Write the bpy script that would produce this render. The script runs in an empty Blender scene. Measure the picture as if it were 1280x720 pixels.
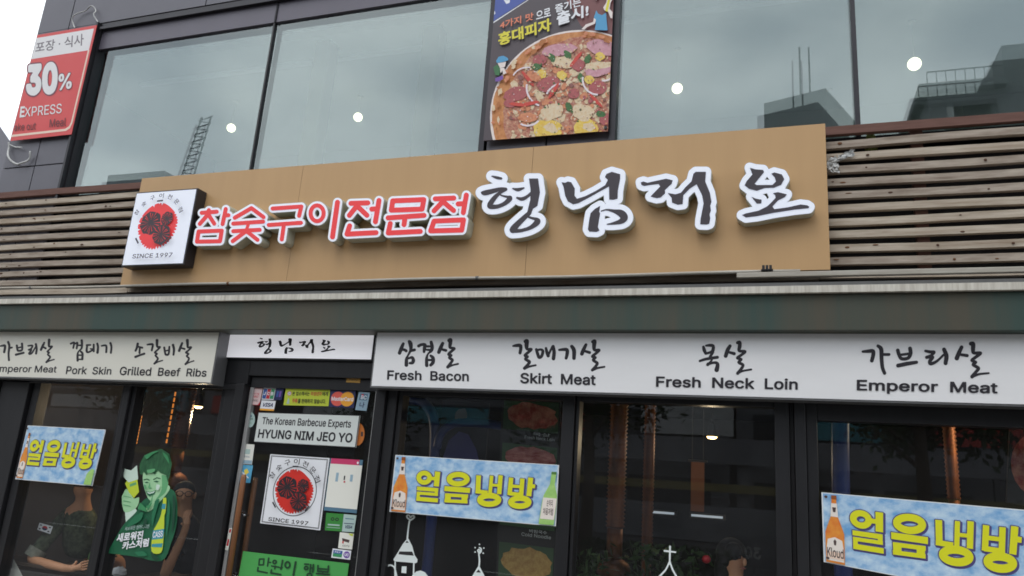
import bpy, bmesh, math, random
import numpy as np
from mathutils import Vector, Matrix
random.seed(7)
S = bpy.context.scene
COL = S.collection
R = math.radians

# ------------------------------------------------------------------ camera, world, sun, exposure
YAW, PITCH, ROLL, FPX = 0.34524506, 0.25356329, 0.07216437, 955.95
EYE = Vector((0, -5.0, 1.6))
_fwd = Vector((-math.sin(YAW)*math.cos(PITCH), math.cos(YAW)*math.cos(PITCH), math.sin(PITCH)))
_r0 = Vector((math.cos(YAW), math.sin(YAW), 0)); _u0 = _r0.cross(_fwd)
_r = math.cos(ROLL)*_r0 + math.sin(ROLL)*_u0
_u = -math.sin(ROLL)*_r0 + math.cos(ROLL)*_u0
cam = bpy.data.cameras.new('camera'); cam_o = bpy.data.objects.new('camera', cam); COL.objects.link(cam_o)
cam.lens = FPX/1280*36; cam.sensor_width = 36; cam.clip_start = .05; cam.clip_end = 2000
cam_o.matrix_world = Matrix(((_r.x, _u.x, -_fwd.x, EYE.x), (_r.y, _u.y, -_fwd.y, EYE.y), (_r.z, _u.z, -_fwd.z, EYE.z), (0, 0, 0, 1)))
S.camera = cam_o

SUN_EL, SUN_AZ = 62, 200      # high overcast sun behind the photographer
w = bpy.data.worlds.new('World'); S.world = w; w.use_nodes = True
nt = w.node_tree; N = nt.nodes; L = nt.links
bg = N['Background']; bg.inputs[1].default_value = .1
sky = N.new('ShaderNodeTexSky'); sky.sky_type = 'NISHITA'; sky.sun_disc = False
sky.sun_elevation = R(SUN_EL); sky.sun_rotation = R(SUN_AZ); sky.air_density = 1.2; sky.dust_density = 3
tc = N.new('ShaderNodeTexCoord'); mp = N.new('ShaderNodeMapping'); mp.inputs['Scale'].default_value = (1, 1, 2.6)
cn = N.new('ShaderNodeTexNoise'); cn.inputs['Scale'].default_value = 2.6; cn.inputs['Detail'].default_value = 7; cn.inputs['Roughness'].default_value = .55
cr = N.new('ShaderNodeValToRGB'); cr.color_ramp.elements[0].position = .36; cr.color_ramp.elements[1].position = .60
cr.color_ramp.elements[0].color = (8.6, 9.4, 10.2, 1); cr.color_ramp.elements[1].color = (14.8, 15.2, 15.4, 1)
mx = N.new('ShaderNodeMixRGB'); mx.inputs[0].default_value = .9
L.new(tc.outputs['Generated'], mp.inputs[0]); L.new(mp.outputs[0], cn.inputs['Vector']); L.new(cn.outputs[0], cr.inputs[0])
L.new(sky.outputs[0], mx.inputs[1]); L.new(cr.outputs[0], mx.inputs[2]); L.new(mx.outputs[0], bg.inputs[0])
sl = bpy.data.lights.new('sun', 'SUN'); sl.energy = .6; sl.angle = R(25); sl.color = (1, .96, .9)
so = bpy.data.objects.new('sun', sl); COL.objects.link(so); so.location = (0, -20, 30)
az = R(SUN_AZ); so.rotation_euler = Vector((-math.sin(az)*math.cos(R(SUN_EL)), -math.cos(az)*math.cos(R(SUN_EL)), -math.sin(R(SUN_EL)))).to_track_quat('-Z', 'Y').to_euler()
S.view_settings.view_transform = 'Standard'; S.view_settings.look = 'None'; S.view_settings.gamma = 1
S.view_settings.exposure = 0.42
S.cycles.use_denoising = True; S.cycles.filter_width = 1.7; S.cycles.transparent_max_bounces = 24; S.cycles.max_bounces = 10
S.cycles.caustics_reflective = False; S.cycles.caustics_refractive = False; S.cycles.sample_clamp_indirect = 6

# ------------------------------------------------------------------ helpers
def W(px, py, y=0.0):
    "the point of the facade plane at depth y seen at photo pixel px, py"
    d = _r*((px-640)/FPX) - _u*((py-360)/FPX) + _fwd
    return EYE + d*((y-EYE.y)/d.y)
def ZT(ox, oy, s): return lambda x, y: (ox+x/s, oy+y/s)
def lin(c): return tuple((v/255/12.92 if v/255 <= .04045 else ((v/255+.055)/1.055)**2.4) for v in c)
MATS = {}
def mat(name, rgb, rough=.6, metal=0., var=None, bump=None, spec=.5, emit=None, raw=False):
    "rgb in sRGB 0-255; var = (scale xyz, amount, rgb2): noise mixing towards rgb2"
    m = bpy.data.materials.new(name); m.use_nodes = True; MATS[name] = m
    n = m.node_tree.nodes; l = m.node_tree.links; b = n['Principled BSDF']
    c = tuple(rgb) if raw else lin(rgb)
    b.inputs['Base Color'].default_value = (*c, 1); b.inputs['Roughness'].default_value = rough
    b.inputs['Metallic'].default_value = metal; b.inputs['Specular IOR Level'].default_value = spec
    if emit: b.inputs['Emission Color'].default_value = (*lin(emit[0]), 1); b.inputs['Emission Strength'].default_value = emit[1]
    if var or bump:
        t = n.new('ShaderNodeTexCoord'); mpn = n.new('ShaderNodeMapping'); g = n.new('ShaderNodeNewGeometry'); l.new(g.outputs['Position'], mpn.inputs[0])
        nz = n.new('ShaderNodeTexNoise'); nz.inputs['Detail'].default_value = 8; nz.inputs['Scale'].default_value = 1; nz.inputs['Roughness'].default_value = .62
        l.new(mpn.outputs[0], nz.inputs['Vector'])
        sc = var[0] if var else bump[1]
        mpn.inputs['Scale'].default_value = sc if isinstance(sc, tuple) else (sc,)*3
    if var:
        rp = n.new('ShaderNodeValToRGB'); rp.color_ramp.elements[0].position = .5-.5*var[3] if len(var) > 3 else .35
        rp.color_ramp.elements[1].position = .5+.5*var[3] if len(var) > 3 else .65
        l.new(nz.outputs[0], rp.inputs[0])
        mul = n.new('ShaderNodeMath'); mul.operation = 'MULTIPLY'; mul.inputs[1].default_value = var[1]; l.new(rp.outputs[0], mul.inputs[0])
        mixn = n.new('ShaderNodeMixRGB'); mixn.inputs[1].default_value = (*c, 1); mixn.inputs[2].default_value = (*lin(var[2]), 1)
        l.new(mul.outputs[0], mixn.inputs[0]); l.new(mixn.outputs[0], b.inputs['Base Color'])
    if bump:
        bn = n.new('ShaderNodeBump'); bn.inputs['Strength'].default_value = bump[0]; bn.inputs['Distance'].default_value = .01
        l.new(nz.outputs[0], bn.inputs['Height']); l.new(bn.outputs[0], b.inputs['Normal'])
    return m
def glassmat(name, tint, ior, gl=(1, 1, 1), dust_haze=0.):
    m = bpy.data.materials.new(name); m.use_nodes = True; MATS[name] = m
    n = m.node_tree.nodes; l = m.node_tree.links; n.remove(n['Principled BSDF']); out = n['Material Output']
    tr = n.new('ShaderNodeBsdfTransparent'); tr.inputs[0].default_value = (*tint, 1)
    g = n.new('ShaderNodeBsdfGlossy'); g.inputs['Roughness'].default_value = 0.0; g.inputs[0].default_value = (*gl, 1)
    f = n.new('ShaderNodeFresnel'); f.inputs[0].default_value = ior
    ge = n.new('ShaderNodeNewGeometry'); mr = n.new('ShaderNodeMapRange'); mr.inputs[3].default_value = ior; mr.inputs[4].default_value = 1/ior
    l.new(ge.outputs['Backfacing'], mr.inputs[0]); l.new(mr.outputs[0], f.inputs[0])      # thin pane: the same reflectance from both sides
    mxs = n.new('ShaderNodeMixShader'); l.new(f.outputs[0], mxs.inputs[0]); l.new(tr.outputs[0], mxs.inputs[1]); l.new(g.outputs[0], mxs.inputs[2])
    if dust_haze:      # dusty film with wipe marks on the pane, added to lift its blacks like haze
        nz = n.new('ShaderNodeTexNoise'); nz.inputs['Scale'].default_value = 2.2; nz.inputs['Detail'].default_value = 6; l.new(ge.outputs['Position'], nz.inputs['Vector'])
        md = n.new('ShaderNodeMapRange'); md.inputs[1].default_value = .3; md.inputs[2].default_value = .75; md.inputs[3].default_value = dust_haze*.5; md.inputs[4].default_value = dust_haze*1.6; l.new(nz.outputs[0], md.inputs[0])
        df = n.new('ShaderNodeBsdfDiffuse'); df.inputs[0].default_value = (.75, .76, .78, 1); m2 = n.new('ShaderNodeMixShader'); l.new(md.outputs[0], m2.inputs[0]); l.new(mxs.outputs[0], m2.inputs[1]); l.new(df.outputs[0], m2.inputs[2]); mxs = m2
    l.new(mxs.outputs[0], out.inputs[0])
    return m
class MB:
    def __init__(s): s.v = []; s.f = []; s.m = []; s.mats = []
    def mi(s, m):
        if isinstance(m, str): m = MATS[m]
        if m not in s.mats: s.mats.append(m)
        return s.mats.index(m)
    def face(s, pts, m):
        i = len(s.v); s.v += [Vector(p) for p in pts]; s.f.append(tuple(range(i, i+len(pts)))); s.m.append(s.mi(m))
    def mesh(s, pts, faces, m):
        i = len(s.v); s.v += [Vector(p) for p in pts]; k = s.mi(m)
        for f in faces: s.f.append(tuple(i+a for a in f)); s.m.append(k)
        return s
    def box(s, x0, x1, y0, y1, z0, z1, m, bev=0):
        if x0 > x1: x0, x1 = x1, x0
        if z0 > z1: z0, z1 = z1, z0
        p = [(x, y, z) for x in (x0, x1) for y in (y0, y1) for z in (z0, z1)]
        return s.mesh(p, [(0, 1, 3, 2), (4, 6, 7, 5), (0, 4, 5, 1), (2, 3, 7, 6), (0, 2, 6, 4), (1, 5, 7, 3)], m)
    def quadbox(s, q, y0, y1, m, mside=None):
        "q: four front points (x,z) TL TR BR BL; slab from y0 (front) to y1"
        a = [(x, y0, z) for x, z in q]; b = [(x, y1, z) for x, z in q]
        s.mesh(a+b, [(0, 3, 2, 1)], m); s.mesh(a+b, [(4, 5, 6, 7)]+[(i, (i+1) % 4, 4+(i+1) % 4, 4+i) for i in range(4)], mside or m)
        return s
    def tube(s, path, rad, m, n=10, cap=True, rads=None):
        path = [Vector(p) for p in path]; rings = []; up = None
        for i, p in enumerate(path):
            t = (path[min(i+1, len(path)-1)]-path[max(i-1, 0)]).normalized()
            if up is None: up = t.orthogonal().normalized()
            up = (up-t*up.dot(t)).normalized(); sd = t.cross(up); rr = rads[i] if rads else rad
            rings.append([p+(up*math.cos(2*math.pi*k/n)+sd*math.sin(2*math.pi*k/n))*rr for k in range(n)])
        v = [q for r in rings for q in r]; f = []
        for i in range(len(rings)-1):
            for k in range(n): f.append((i*n+k, i*n+(k+1) % n, (i+1)*n+(k+1) % n, (i+1)*n+k))
        if cap: f += [tuple(range(n-1, -1, -1)), tuple(range((len(rings)-1)*n, len(rings)*n))]
        return s.mesh(v, f, m)
    def ellipsoid(s, c, r, m, n=14, k=9, zmin=-1, rot=None):
        v = []; f = []
        for i in range(k+1):
            a = -math.pi/2+math.pi*i/k
            for j in range(n):
                b = 2*math.pi*j/n; q = Vector((r[0]*math.cos(a)*math.cos(b), r[1]*math.cos(a)*math.sin(b), r[2]*max(zmin, math.sin(a))))
                if rot: q = rot @ q
                v.append(Vector(c)+q)
        for i in range(k):
            for j in range(n): f.append((i*n+j, i*n+(j+1) % n, (i+1)*n+(j+1) % n, (i+1)*n+j))
        return s.mesh(v, f, m)
    def build(s, name, parent=None, smooth=False, fix=True, bevel=0, origin=None):
        me = bpy.data.meshes.new(name); o = bpy.data.objects.new(name, me); COL.objects.link(o)
        if origin is None:
            if parent is not None: origin = Vector((0, 0, 0))
            else:
                mn = Vector([min(v[i] for v in s.v) for i in range(3)]); mxv = Vector([max(v[i] for v in s.v) for i in range(3)])
                origin = (mn+mxv)/2
        base = Vector(parent.location) if parent is not None and parent.parent is None else (Vector(parent.location)+Vector(parent.parent.location) if parent is not None else Vector((0, 0, 0)))
        off = base if parent is not None else origin
        me.from_pydata([v-off for v in s.v], [], s.f)
        for m in s.mats: me.materials.append(m)
        me.polygons.foreach_set('material_index', s.m)
        if smooth: me.polygons.foreach_set('use_smooth', [True]*len(s.f))
        if fix:
            b = bmesh.new(); b.from_mesh(me); bmesh.ops.remove_doubles(b, verts=b.verts, dist=1e-6); bmesh.ops.recalc_face_normals(b, faces=b.faces); b.to_mesh(me); b.free()
        if parent is None: o.location = origin
        else: o.parent = parent
        if bevel:
            bv = o.modifiers.new('bevel', 'BEVEL'); bv.width = bevel; bv.segments = 2; bv.limit_method = 'ANGLE'
        return o
def tag(o, label, cat, group=None):
    o['label'] = label; o['category'] = cat
    if group: o['group'] = group
    return o
def thing(name, label, cat, loc, group=None):
    o = bpy.data.objects.new(name, None); COL.objects.link(o); o.location = loc; o.empty_display_size = .2
    return tag(o, label, cat, group)
def kind(o, k='structure'): o['kind'] = k; return o

# brush strokes -> signed distance -> outline
def catmull(st, k=5):
    if len(st) < 3: return st
    p = [st[0]]+list(st)+[st[-1]]; out = []
    for i in range(1, len(p)-2):
        a, b, c, d = [np.array(q, float) for q in p[i-1:i+3]]
        for j in range(k):
            t = j/k; out.append(tuple(.5*(2*b+(c-a)*t+(2*a-5*b+4*c-d)*t*t+(3*b-a-3*c+d)*t**3)))
    out.append(tuple(st[-1])); return out
def contours(strokes, polys=(), off=0., res=.35, smooth=True, xor=False):
    "strokes [(x,y,r)..], polys [(x,y)..] in pixels; outline of their union grown by off"
    segs = []
    for st in strokes:
        q = catmull(st) if smooth else st
        segs += list(zip(q[:-1], q[1:])) if len(q) > 1 else [(q[0], q[0])]
    xs = [p[0] for s in segs for p in s]+[p[0] for q in polys for p in q]; ys = [p[1] for s in segs for p in s]+[p[1] for q in polys for p in q]
    rm = max([p[2] for s in segs for p in s]+[0])+abs(off)+3*res
    X = np.arange(min(xs)-rm, max(xs)+rm+res, res); Y = np.arange(min(ys)-rm, max(ys)+rm+res, res)
    GX, GY = np.meshgrid(X, Y); D = np.full(GX.shape, 1e9)
    for (ax, ay, ar), (bx, by, br) in segs:
        dx, dy = bx-ax, by-ay; l2 = dx*dx+dy*dy+1e-12
        t = np.clip(((GX-ax)*dx+(GY-ay)*dy)/l2, 0, 1)
        D = np.minimum(D, np.hypot(GX-ax-t*dx, GY-ay-t*dy)-(ar+(br-ar)*t))
    if xor: dall = np.full(GX.shape, 1e9); iall = np.zeros(GX.shape, bool)
    for q in polys:
        d = np.full(GX.shape, 1e9); ins = np.zeros(GX.shape, bool)
        for (ax, ay), (bx, by) in zip(q, list(q[1:])+[q[0]]):
            dx, dy = bx-ax, by-ay; t = np.clip(((GX-ax)*dx+(GY-ay)*dy)/(dx*dx+dy*dy+1e-12), 0, 1)
            d = np.minimum(d, np.hypot(GX-ax-t*dx, GY-ay-t*dy))
            if ay != by: ins ^= ((ay > GY) != (by > GY)) & (GX < (bx-ax)*(GY-ay)/(by-ay)+ax)
        if xor: dall = np.minimum(d, dall); iall ^= ins
        else: D = np.minimum(D, np.where(ins, -d, d))
    if xor: D = np.where(iall, -dall, dall)
    D = D-off+1e-7; nx = {}
    I = D < 0
    c = I[:-1, :-1].astype(int)+2*I[:-1, 1:]+4*I[1:, 1:]+8*I[1:, :-1]
    pt = {}
    def E(i, j, e):
        k = (i, j, 'h') if e == 0 else (i, j+1, 'v') if e == 1 else (i+1, j, 'h') if e == 2 else (i, j, 'v')
        if k not in pt:
            i0, j0 = k[0], k[1]; i1, j1 = (i0, j0+1) if k[2] == 'h' else (i0+1, j0)
            a, b = D[i0, j0], D[i1, j1]; t = a/(a-b)
            pt[k] = (X[j0]+(X[j1]-X[j0])*t, Y[i0]+(Y[i1]-Y[i0])*t)
        return k
    T = {1: [(3, 0)], 2: [(0, 1)], 3: [(3, 1)], 4: [(1, 2)], 5: [(3, 0), (1, 2)], 6: [(0, 2)], 7: [(3, 2)], 8: [(2, 3)], 9: [(2, 0)], 10: [(0, 1), (2, 3)], 11: [(2, 1)], 12: [(1, 3)], 13: [(1, 0)], 14: [(0, 3)]}
    for i, j in zip(*np.nonzero((c > 0) & (c < 15))):
        for a, b in T[c[i, j]]: nx[E(i, j, a)] = E(i, j, b)
    loops = []; seen = set()
    for k in nx:
        if k in seen: continue
        lp = []; q = k
        while q is not None and q not in seen: seen.add(q); lp.append(pt[q]); q = nx.get(q)
        lp = simplify(lp, min(.05, res*.2))
        if len(lp) > 3: loops.append(lp)
    return loops
def simplify(p, eps):
    if len(p) < 6: return p
    def dp(a):
        if len(a) < 3: return a
        s, e = np.array(a[0]), np.array(a[-1]); v = e-s; n = np.hypot(*v)+1e-9
        q = np.array(a[1:-1]); d = np.abs(v[0]*(q[:, 1]-s[1])-v[1]*(q[:, 0]-s[0]))/n; i = int(d.argmax())
        if d[i] < eps: return [a[0], a[-1]]
        return dp(a[:i+2])[:-1]+dp(a[i+1:])
    h = len(p)//2
    return dp(p[:h+1])[:-1]+dp(p[h:]+[p[0]])[:-1]
def pip(p, lp):
    x, y = p; c = False
    for (ax, ay), (bx, by) in zip(lp, lp[1:]+lp[:1]):
        if (ay > y) != (by > y) and x < (bx-ax)*(y-ay)/(by-ay)+ax: c = not c
    return c
def trapz(loops):
    "even-odd fill of a set of loops by horizontal slabs"
    loops = [[(x, round(y, 5)) for x, y in lp] for lp in loops]
    E_ = [(p, q) if p[1] < q[1] else (q, p) for lp in loops for p, q in zip(lp, lp[1:]+lp[:1]) if p[1] != q[1]]
    ys = sorted({p[1] for lp in loops for p in lp}); v = []; f = []
    E_.sort(key=lambda e: e[0][1]); act = []; k = 0
    for y0, y1 in zip(ys, ys[1:]):
        ym = (y0+y1)/2
        while k < len(E_) and E_[k][0][1] < ym: act.append(E_[k]); k += 1
        act = [e for e in act if e[1][1] > ym]
        X = sorted(((p[0]+(q[0]-p[0])*(ym-p[1])/(q[1]-p[1])), p, q) for p, q in act)
        g = lambda e, y: e[1][0]+(e[2][0]-e[1][0])*(y-e[1][1])/(e[2][1]-e[1][1])
        for l, r in zip(X[::2], X[1::2]):
            i = len(v); v += [(g(l, y0), y0), (g(r, y0), y0), (g(r, y1), y1), (g(l, y1), y1)]; f.append((i, i+1, i+2, i+3))
    return v, f
def fill(loops):
    "islands with their holes, each filled on its own"
    n = len(loops); par = [sum(pip(loops[i][0], loops[j]) for j in range(n) if j != i) for i in range(n)]; V = []; F = []
    for i in range(n):
        if par[i] % 2: continue
        grp = [loops[i]]+[loops[j] for j in range(n) if par[j] == par[i]+1 and pip(loops[j][0], loops[i])]
        v, f = trapz(grp); k = len(V); V += v; F += [tuple(a+k for a in q) for q in f]
    return V, F
def xf(st, Z):
    s = abs(Z(1, 0)[0]-Z(0, 0)[0])
    return [[(*Z(x, y), r*s) for x, y, r in q] for q in st]
def xp(ps, Z): return [[Z(x, y) for x, y in q] for q in ps]
_tx = {}; _gl = {}
try:
    import os
    FONT = bpy.data.fonts.load(os.path.join(bpy.utils.system_resource('DATAFILES', path='fonts'), 'Inter.woff2'))
except Exception: FONT = None
def outline(s, shear=0.):
    cu = bpy.data.curves.new('txt', 'FONT'); cu.body = s; cu.resolution_u = 4; cu.shear = shear; cu.fill_mode = 'NONE'
    if FONT and all(ord(c) < 0x1100 for c in s): cu.font = FONT      # Hangul comes from the built-in fallback
    o = bpy.data.objects.new('txt', cu); me = o.to_mesh()
    P = [tuple(q.co)[:2] for q in me.vertices]; adj = {}
    for e in me.edges: a, b = e.vertices; adj.setdefault(a, []).append(b); adj.setdefault(b, []).append(a)
    o.to_mesh_clear(); bpy.data.objects.remove(o); bpy.data.curves.remove(cu)
    seen = set(); out = []
    for k in adj:
        if k in seen: continue
        lp = []; q = k
        while q is not None:
            seen.add(q); lp.append(P[q]); q = next((n for n in adj[q] if n not in seen), None)
        lp = [p for i, p in enumerate(lp) if abs(p[0]-lp[i-1][0])+abs(p[1]-lp[i-1][1]) > 1e-6]
        if len(lp) > 2: out.append(lp)
    return out
def textmesh(s, bold=0., shear=0.):
    k = (s, bold, shear)
    if k not in _tx:
        V = []; F = []; lo = outline(s, shear)
        if bold:
            # grow each glyph cluster separately
            lo.sort(key=lambda l: min(p[0] for p in l)); cl = []
            for l in lo:
                x0, x1 = min(p[0] for p in l), max(p[0] for p in l)
                if cl and x0 < cl[-1][1]+.001: cl[-1][0].append(l); cl[-1][1] = max(cl[-1][1], x1)
                else: cl.append([[l], x1])
            lo = [q for c, _ in cl for q in [contours([], c, bold, .016, False, True)]]
        else: lo = [lo]
        for g in lo:
            v, f = fill(g); n = len(V); V += v; F += [tuple(a+n for a in q) for q in f]
        v = np.array(V); mn = v.min(0); mxv = v.max(0); v = (v-mn)/(mxv-mn); v[:, 1] = 1-v[:, 1]
        _tx[k] = (v, F, (mxv-mn)[0]/(mxv-mn)[1])
    return _tx[k]
def clip(poly, q):
    "convex clip of a pixel polygon by a pixel quad (clockwise on screen)"
    for (ax, ay), (bx, by) in zip(q, q[1:]+q[:1]):
        out = []; ins = lambda p: (bx-ax)*(p[1]-ay)-(by-ay)*(p[0]-ax) >= 0
        for p, r in zip(poly, poly[1:]+poly[:1]):
            a, b = ins(p), ins(r)
            if a: out.append(p)
            if a != b:
                da = (bx-ax)*(p[1]-ay)-(by-ay)*(p[0]-ax); db = (bx-ax)*(r[1]-ay)-(by-ay)*(r[0]-ax); t = da/(da-db)
                out.append((p[0]+(r[0]-p[0])*t, p[1]+(r[1]-p[1])*t))
        poly = out
        if len(poly) < 3: return []
    return poly
class Print:
    "a printed sheet or panel: slab + thin ink layers, one mesh"
    def __init__(s, q, y, base, thick=.004, side=None, world=False):
        s.px = q; s.y = y; s.mb = MB(); s.lay = 0; s.step = .0004
        s.c = [Vector(p) for p in q] if world else [W(*p, y) for p in q]
        if base: s.mb.quadbox([(p.x, p.z) for p in s.c], y, y+thick, base, side)
    def q(s, u, v, up=1):
        a, b, c, d = s.c; p = (a*(1-u)+b*u)*(1-v)+(d*(1-u)+c*u)*v; p.y = s.y-s.lay; return p
    def P(s, x, y): p = W(x, y, s.y); p.y = s.y-s.lay; return p
    def up(s): s.lay += s.step
    def uv(s, pts, m): s.up(); s.mb.face([s.q(*p) for p in pts], m)
    def rect(s, u0, v0, u1, v1, m): s.uv([(u0, v0), (u0, v1), (u1, v1), (u1, v0)], m)
    def pxs(s, pts, m, cl=True):
        if cl: pts = clip(list(pts), s.px)
        if len(pts) < 3: return
        s.up(); v, f = trapz([list(pts)]); s.mb.mesh([s.P(*p) for p in v], f, m)
    def loops(s, lp, m): s.up(); fl, t = fill(lp); s.mb.mesh([s.P(*p) for p in fl], t, m)
    def uvloops(s, lp, m): s.up(); fl, t = fill(lp); s.mb.mesh([s.q(*p) for p in fl], t, m)
    def text(s, t, u0, v0, u1, v1, m, bold=0., rot=0., shear=0.):
        s.up(); v, f, _ = textmesh(t, bold, shear); cu, cv, w, h = (u0+u1)/2, (v0+v1)/2, u1-u0, v1-v0
        asp = ((s.c[1]-s.c[0]).length/(s.c[3]-s.c[0]).length); pts = []
        for x, y in v:
            x = (x-.5)*w*asp; y = (y-.5)*h
            if rot: x, y = x*math.cos(rot)-y*math.sin(rot), x*math.sin(rot)+y*math.cos(rot)
            pts.append(s.q(cu+x/asp, cv+y))
        s.mb.mesh(pts, f, m)
    def textpx(s, t, q, m, bold=0., shear=0.):
        s.up(); v, f, _ = textmesh(t, bold, shear); a, b, c, d = [np.array(p) for p in q]
        s.mb.mesh([s.P(*((a*(1-x)+b*x)*(1-y)+(d*(1-x)+c*x)*y)) for x, y in v], f, m)
    def build(s, name, label=None, cat=None, parent=None, group=None):
        o = s.mb.build(name, parent, fix=False)
        if label: tag(o, label, cat, group)
        return o

# ------------------------------------------------------------------ materials
mat('cladding', (104, 103, 111), .45, .25, var=(2.2, .35, (90, 90, 97)), spec=.4)
mat('cladding_dark', (98, 94, 106), .4, .1, var=(3, .3, (86, 83, 92)))
mat('seam', (40, 40, 45), .8)
mat('frame', (52, 51, 56), .38, .5, var=(6, .3, (64, 63, 66)))
mat('black_frame', (34, 34, 37), .42, .25, var=((9, 9, 2), .5, (46, 46, 49)))
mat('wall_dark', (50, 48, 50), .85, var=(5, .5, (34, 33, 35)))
mat('fascia', (58, 76, 71), .55, .1, var=((3.1, 3, .22), .6, (92, 78, 64), .24), spec=.35, bump=(.15, 6))
mat('white_strip', (216, 212, 202), .6, var=((34, 10, 3), .7, (160, 152, 140), .35))
mat('rail_grey', (104, 104, 104), .5, .3, var=(8, .4, (80, 80, 80)))
mat('conduit', (178, 174, 165), .5, var=((3, 30, 30), .6, (138, 126, 110)))
mat('rust', (104, 68, 40), .8)
mat('wood', (186, 174, 161), .85, var=((4, 20, 30), .9, (124, 109, 97), .42), bump=(.3, 20), spec=.2)
mat('wood2', (200, 189, 174), .85, var=((3, 16, 34), .9, (142, 124, 106), .42), bump=(.3, 20), spec=.2)
mat('wood_rail', (122, 92, 84), .8, var=((5, 20, 40), .7, (88, 64, 58), .5), spec=.2)
mat('knot', (80, 54, 40), .9)
mat('moss', (96, 104, 52), .95)
mat('tan', (198, 161, 117), .42, .0, var=((7, 3, .55), .5, (182, 146, 104), .55), spec=.35)
mat('tan_edge', (156, 122, 84), .5)
mat('acrylic', (236, 240, 250), .3, spec=.4, emit=((228, 234, 255), .15))
mat('return', (182, 182, 166), .5, var=(14, .5, (158, 158, 142)))
mat('trim', (188, 188, 182), .4)
mat('ink', (74, 69, 76), .5, spec=.3)
mat('ink2', (46, 44, 50), .5, spec=.3)
mat('red', (226, 70, 74), .4, spec=.3, emit=((226, 60, 66), .18))
mat('box_black', (38, 36, 40), .45)
mat('sign_white', (236, 236, 238), .45, var=((1.5, 1, 5), .35, (206, 205, 208), .8), spec=.3)
mat('sign_cream', (222, 220, 210), .5, var=((1.5, 1, 5), .35, (204, 202, 192), .8), spec=.3)
mat('sign_lit', (234, 234, 238), .4, spec=.3, emit=((236, 236, 242), .34))
mat('alu', (178, 178, 178), .35, .3)
mat('alu_frame', (118, 118, 120), .4, .5)
mat('white', (236, 236, 236), .5)
mat('paper', (232, 232, 224), .7)
mat('doodle', (226, 234, 234), .6)
mat('oak', (150, 100, 66), .45, var=((30, 30, 2.5), .6, (116, 72, 44), .5))
mat('steel', (190, 190, 195), .25, 1)
mat('copper', (150, 92, 56), .55, .6, var=((9, 9, 3), .8, (84, 56, 38)))
mat('blue_duct', (42, 66, 140), .4, var=(4, .3, (34, 52, 110)))
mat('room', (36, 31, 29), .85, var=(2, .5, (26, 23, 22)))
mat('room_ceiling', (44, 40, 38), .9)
mat('room_up', (206, 210, 206), .9, var=(.8, .5, (180, 186, 184)))
mat('column_up', (82, 76, 46), .8)
mat('globe', (255, 250, 235), .5, emit=((255, 240, 205), 2.6))
mat('warm_lamp', (255, 225, 160), .5, emit=((255, 214, 140), 5))
mat('led', (255, 180, 90), .5, emit=((255, 150, 60), .55))
mat('lamp_metal', (60, 56, 50), .4, .6)
mat('asphalt', (62, 62, 64), .9, var=(3, .4, (74, 74, 76)))
mat('pavement', (150, 146, 140), .9, var=(2, .5, (128, 124, 120)))
mat('kerb', (160, 158, 154), .9)
mat('line_white', (220, 220, 215), .8)
mat('skin', (214, 158, 122), .55, var=(9, .3, (196, 136, 104)))
mat('hair', (26, 22, 22), .85)
mat('camo', (96, 106, 84), .9, var=(22, .9, (56, 62, 50), .2))
mat('cuff', (158, 160, 148), .9, var=(30, .6, (96, 98, 86)))
mat('dark_cloth', (40, 38, 44), .9)
mat('table_top', (74, 62, 54), .4); mat('pot_white', (214, 214, 206), .5)
mat('leafgreen', (60, 86, 44), .8, var=(9, .7, (34, 54, 26)))
glassmat('glass_up', (.93, .96, .95), 2.12, (.86, .96, .98)); glassmat('glass_up_in', (.70, .77, .76), 2.12, (.86, .97, .97))
glassmat('glass_low', (.84, .86, .86), 1.62, (.92, .95, 1.0), .012)

# ------------------------------------------------------------------ ground, street
g = MB(); g.box(-90, 70, -3.2, 40, -.4, 0.0, 'pavement'); kind(g.build('pavement'))
g = MB(); g.box(-90, 70, -3.35, -3.2, -.4, .004, 'kerb'); kind(g.build('kerb'))
g = MB(); g.face([(-900, -900, -.14), (900, -900, -.14), (900, 900, -.14), (-900, 900, -.14)], 'asphalt'); kind(g.build('road', fix=False))
g = MB()
for i in range(40): x = -90+i*4; g.box(x, x+2, -10.6, -10.45, -.136, -.132, 'line_white')
kind(g.build('lane_marking'))

# ------------------------------------------------------------------ restaurant building
XL, XR = -7.26, 7.0
B = thing('restaurant_building', 'dark grey clad two storey restaurant building with reflective upper windows and black framed shopfront', 'building', (0, 3, 0))
GY_UP, GY_LO = .05, .10
# cladding: left pier, wall above the windows
m = MB()
def panels(x0, x1, z0, z1, xs, zs, y0=0., y1=.25, ma='cladding', gap=.012):
    X = [x0]+[x for x in xs if x0 < x < x1]+[x1]; Z = [z0]+[z for z in zs if z0 < z < z1]+[z1]
    m.box(x0, x1, y0+.02, y1, z0, z1, 'seam')
    for a, b in zip(X, X[1:]):
        for c, d in zip(Z, Z[1:]):
            m.box(a+(gap/2 if a > x0 else 0), b-(gap/2 if b < x1 else 0), y0, y0+.018, c+(gap/2 if c > z0 else 0), d-(gap/2 if d < z1 else 0), ma)
panels(XL, -6.455, 2.9, 5.82, [-6.83], [4.3])
panels(XL, XR, 5.825, 9.2, [-6.83, -5.1, -3.2, -1.3, .6, 2.5, 4.4], [7.6])
panels(-2.10, -1.14, 3.95, 5.82, [-1.62], [], .03, .25)
m.build('cladding', B)
m = MB(); m.box(XL, XL+.2, .255, 8, 0, 9.2, 'cladding'); m.box(XR-.2, XR, .255, 8, 0, 9.2, 'cladding'); m.box(XL+.2, XR-.2, 7.8, 8, 0, 9.2, 'cladding'); m.box(XL+.21, XR-.21, .26, 7.79, 9.0, 9.15, 'cladding')
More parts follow.
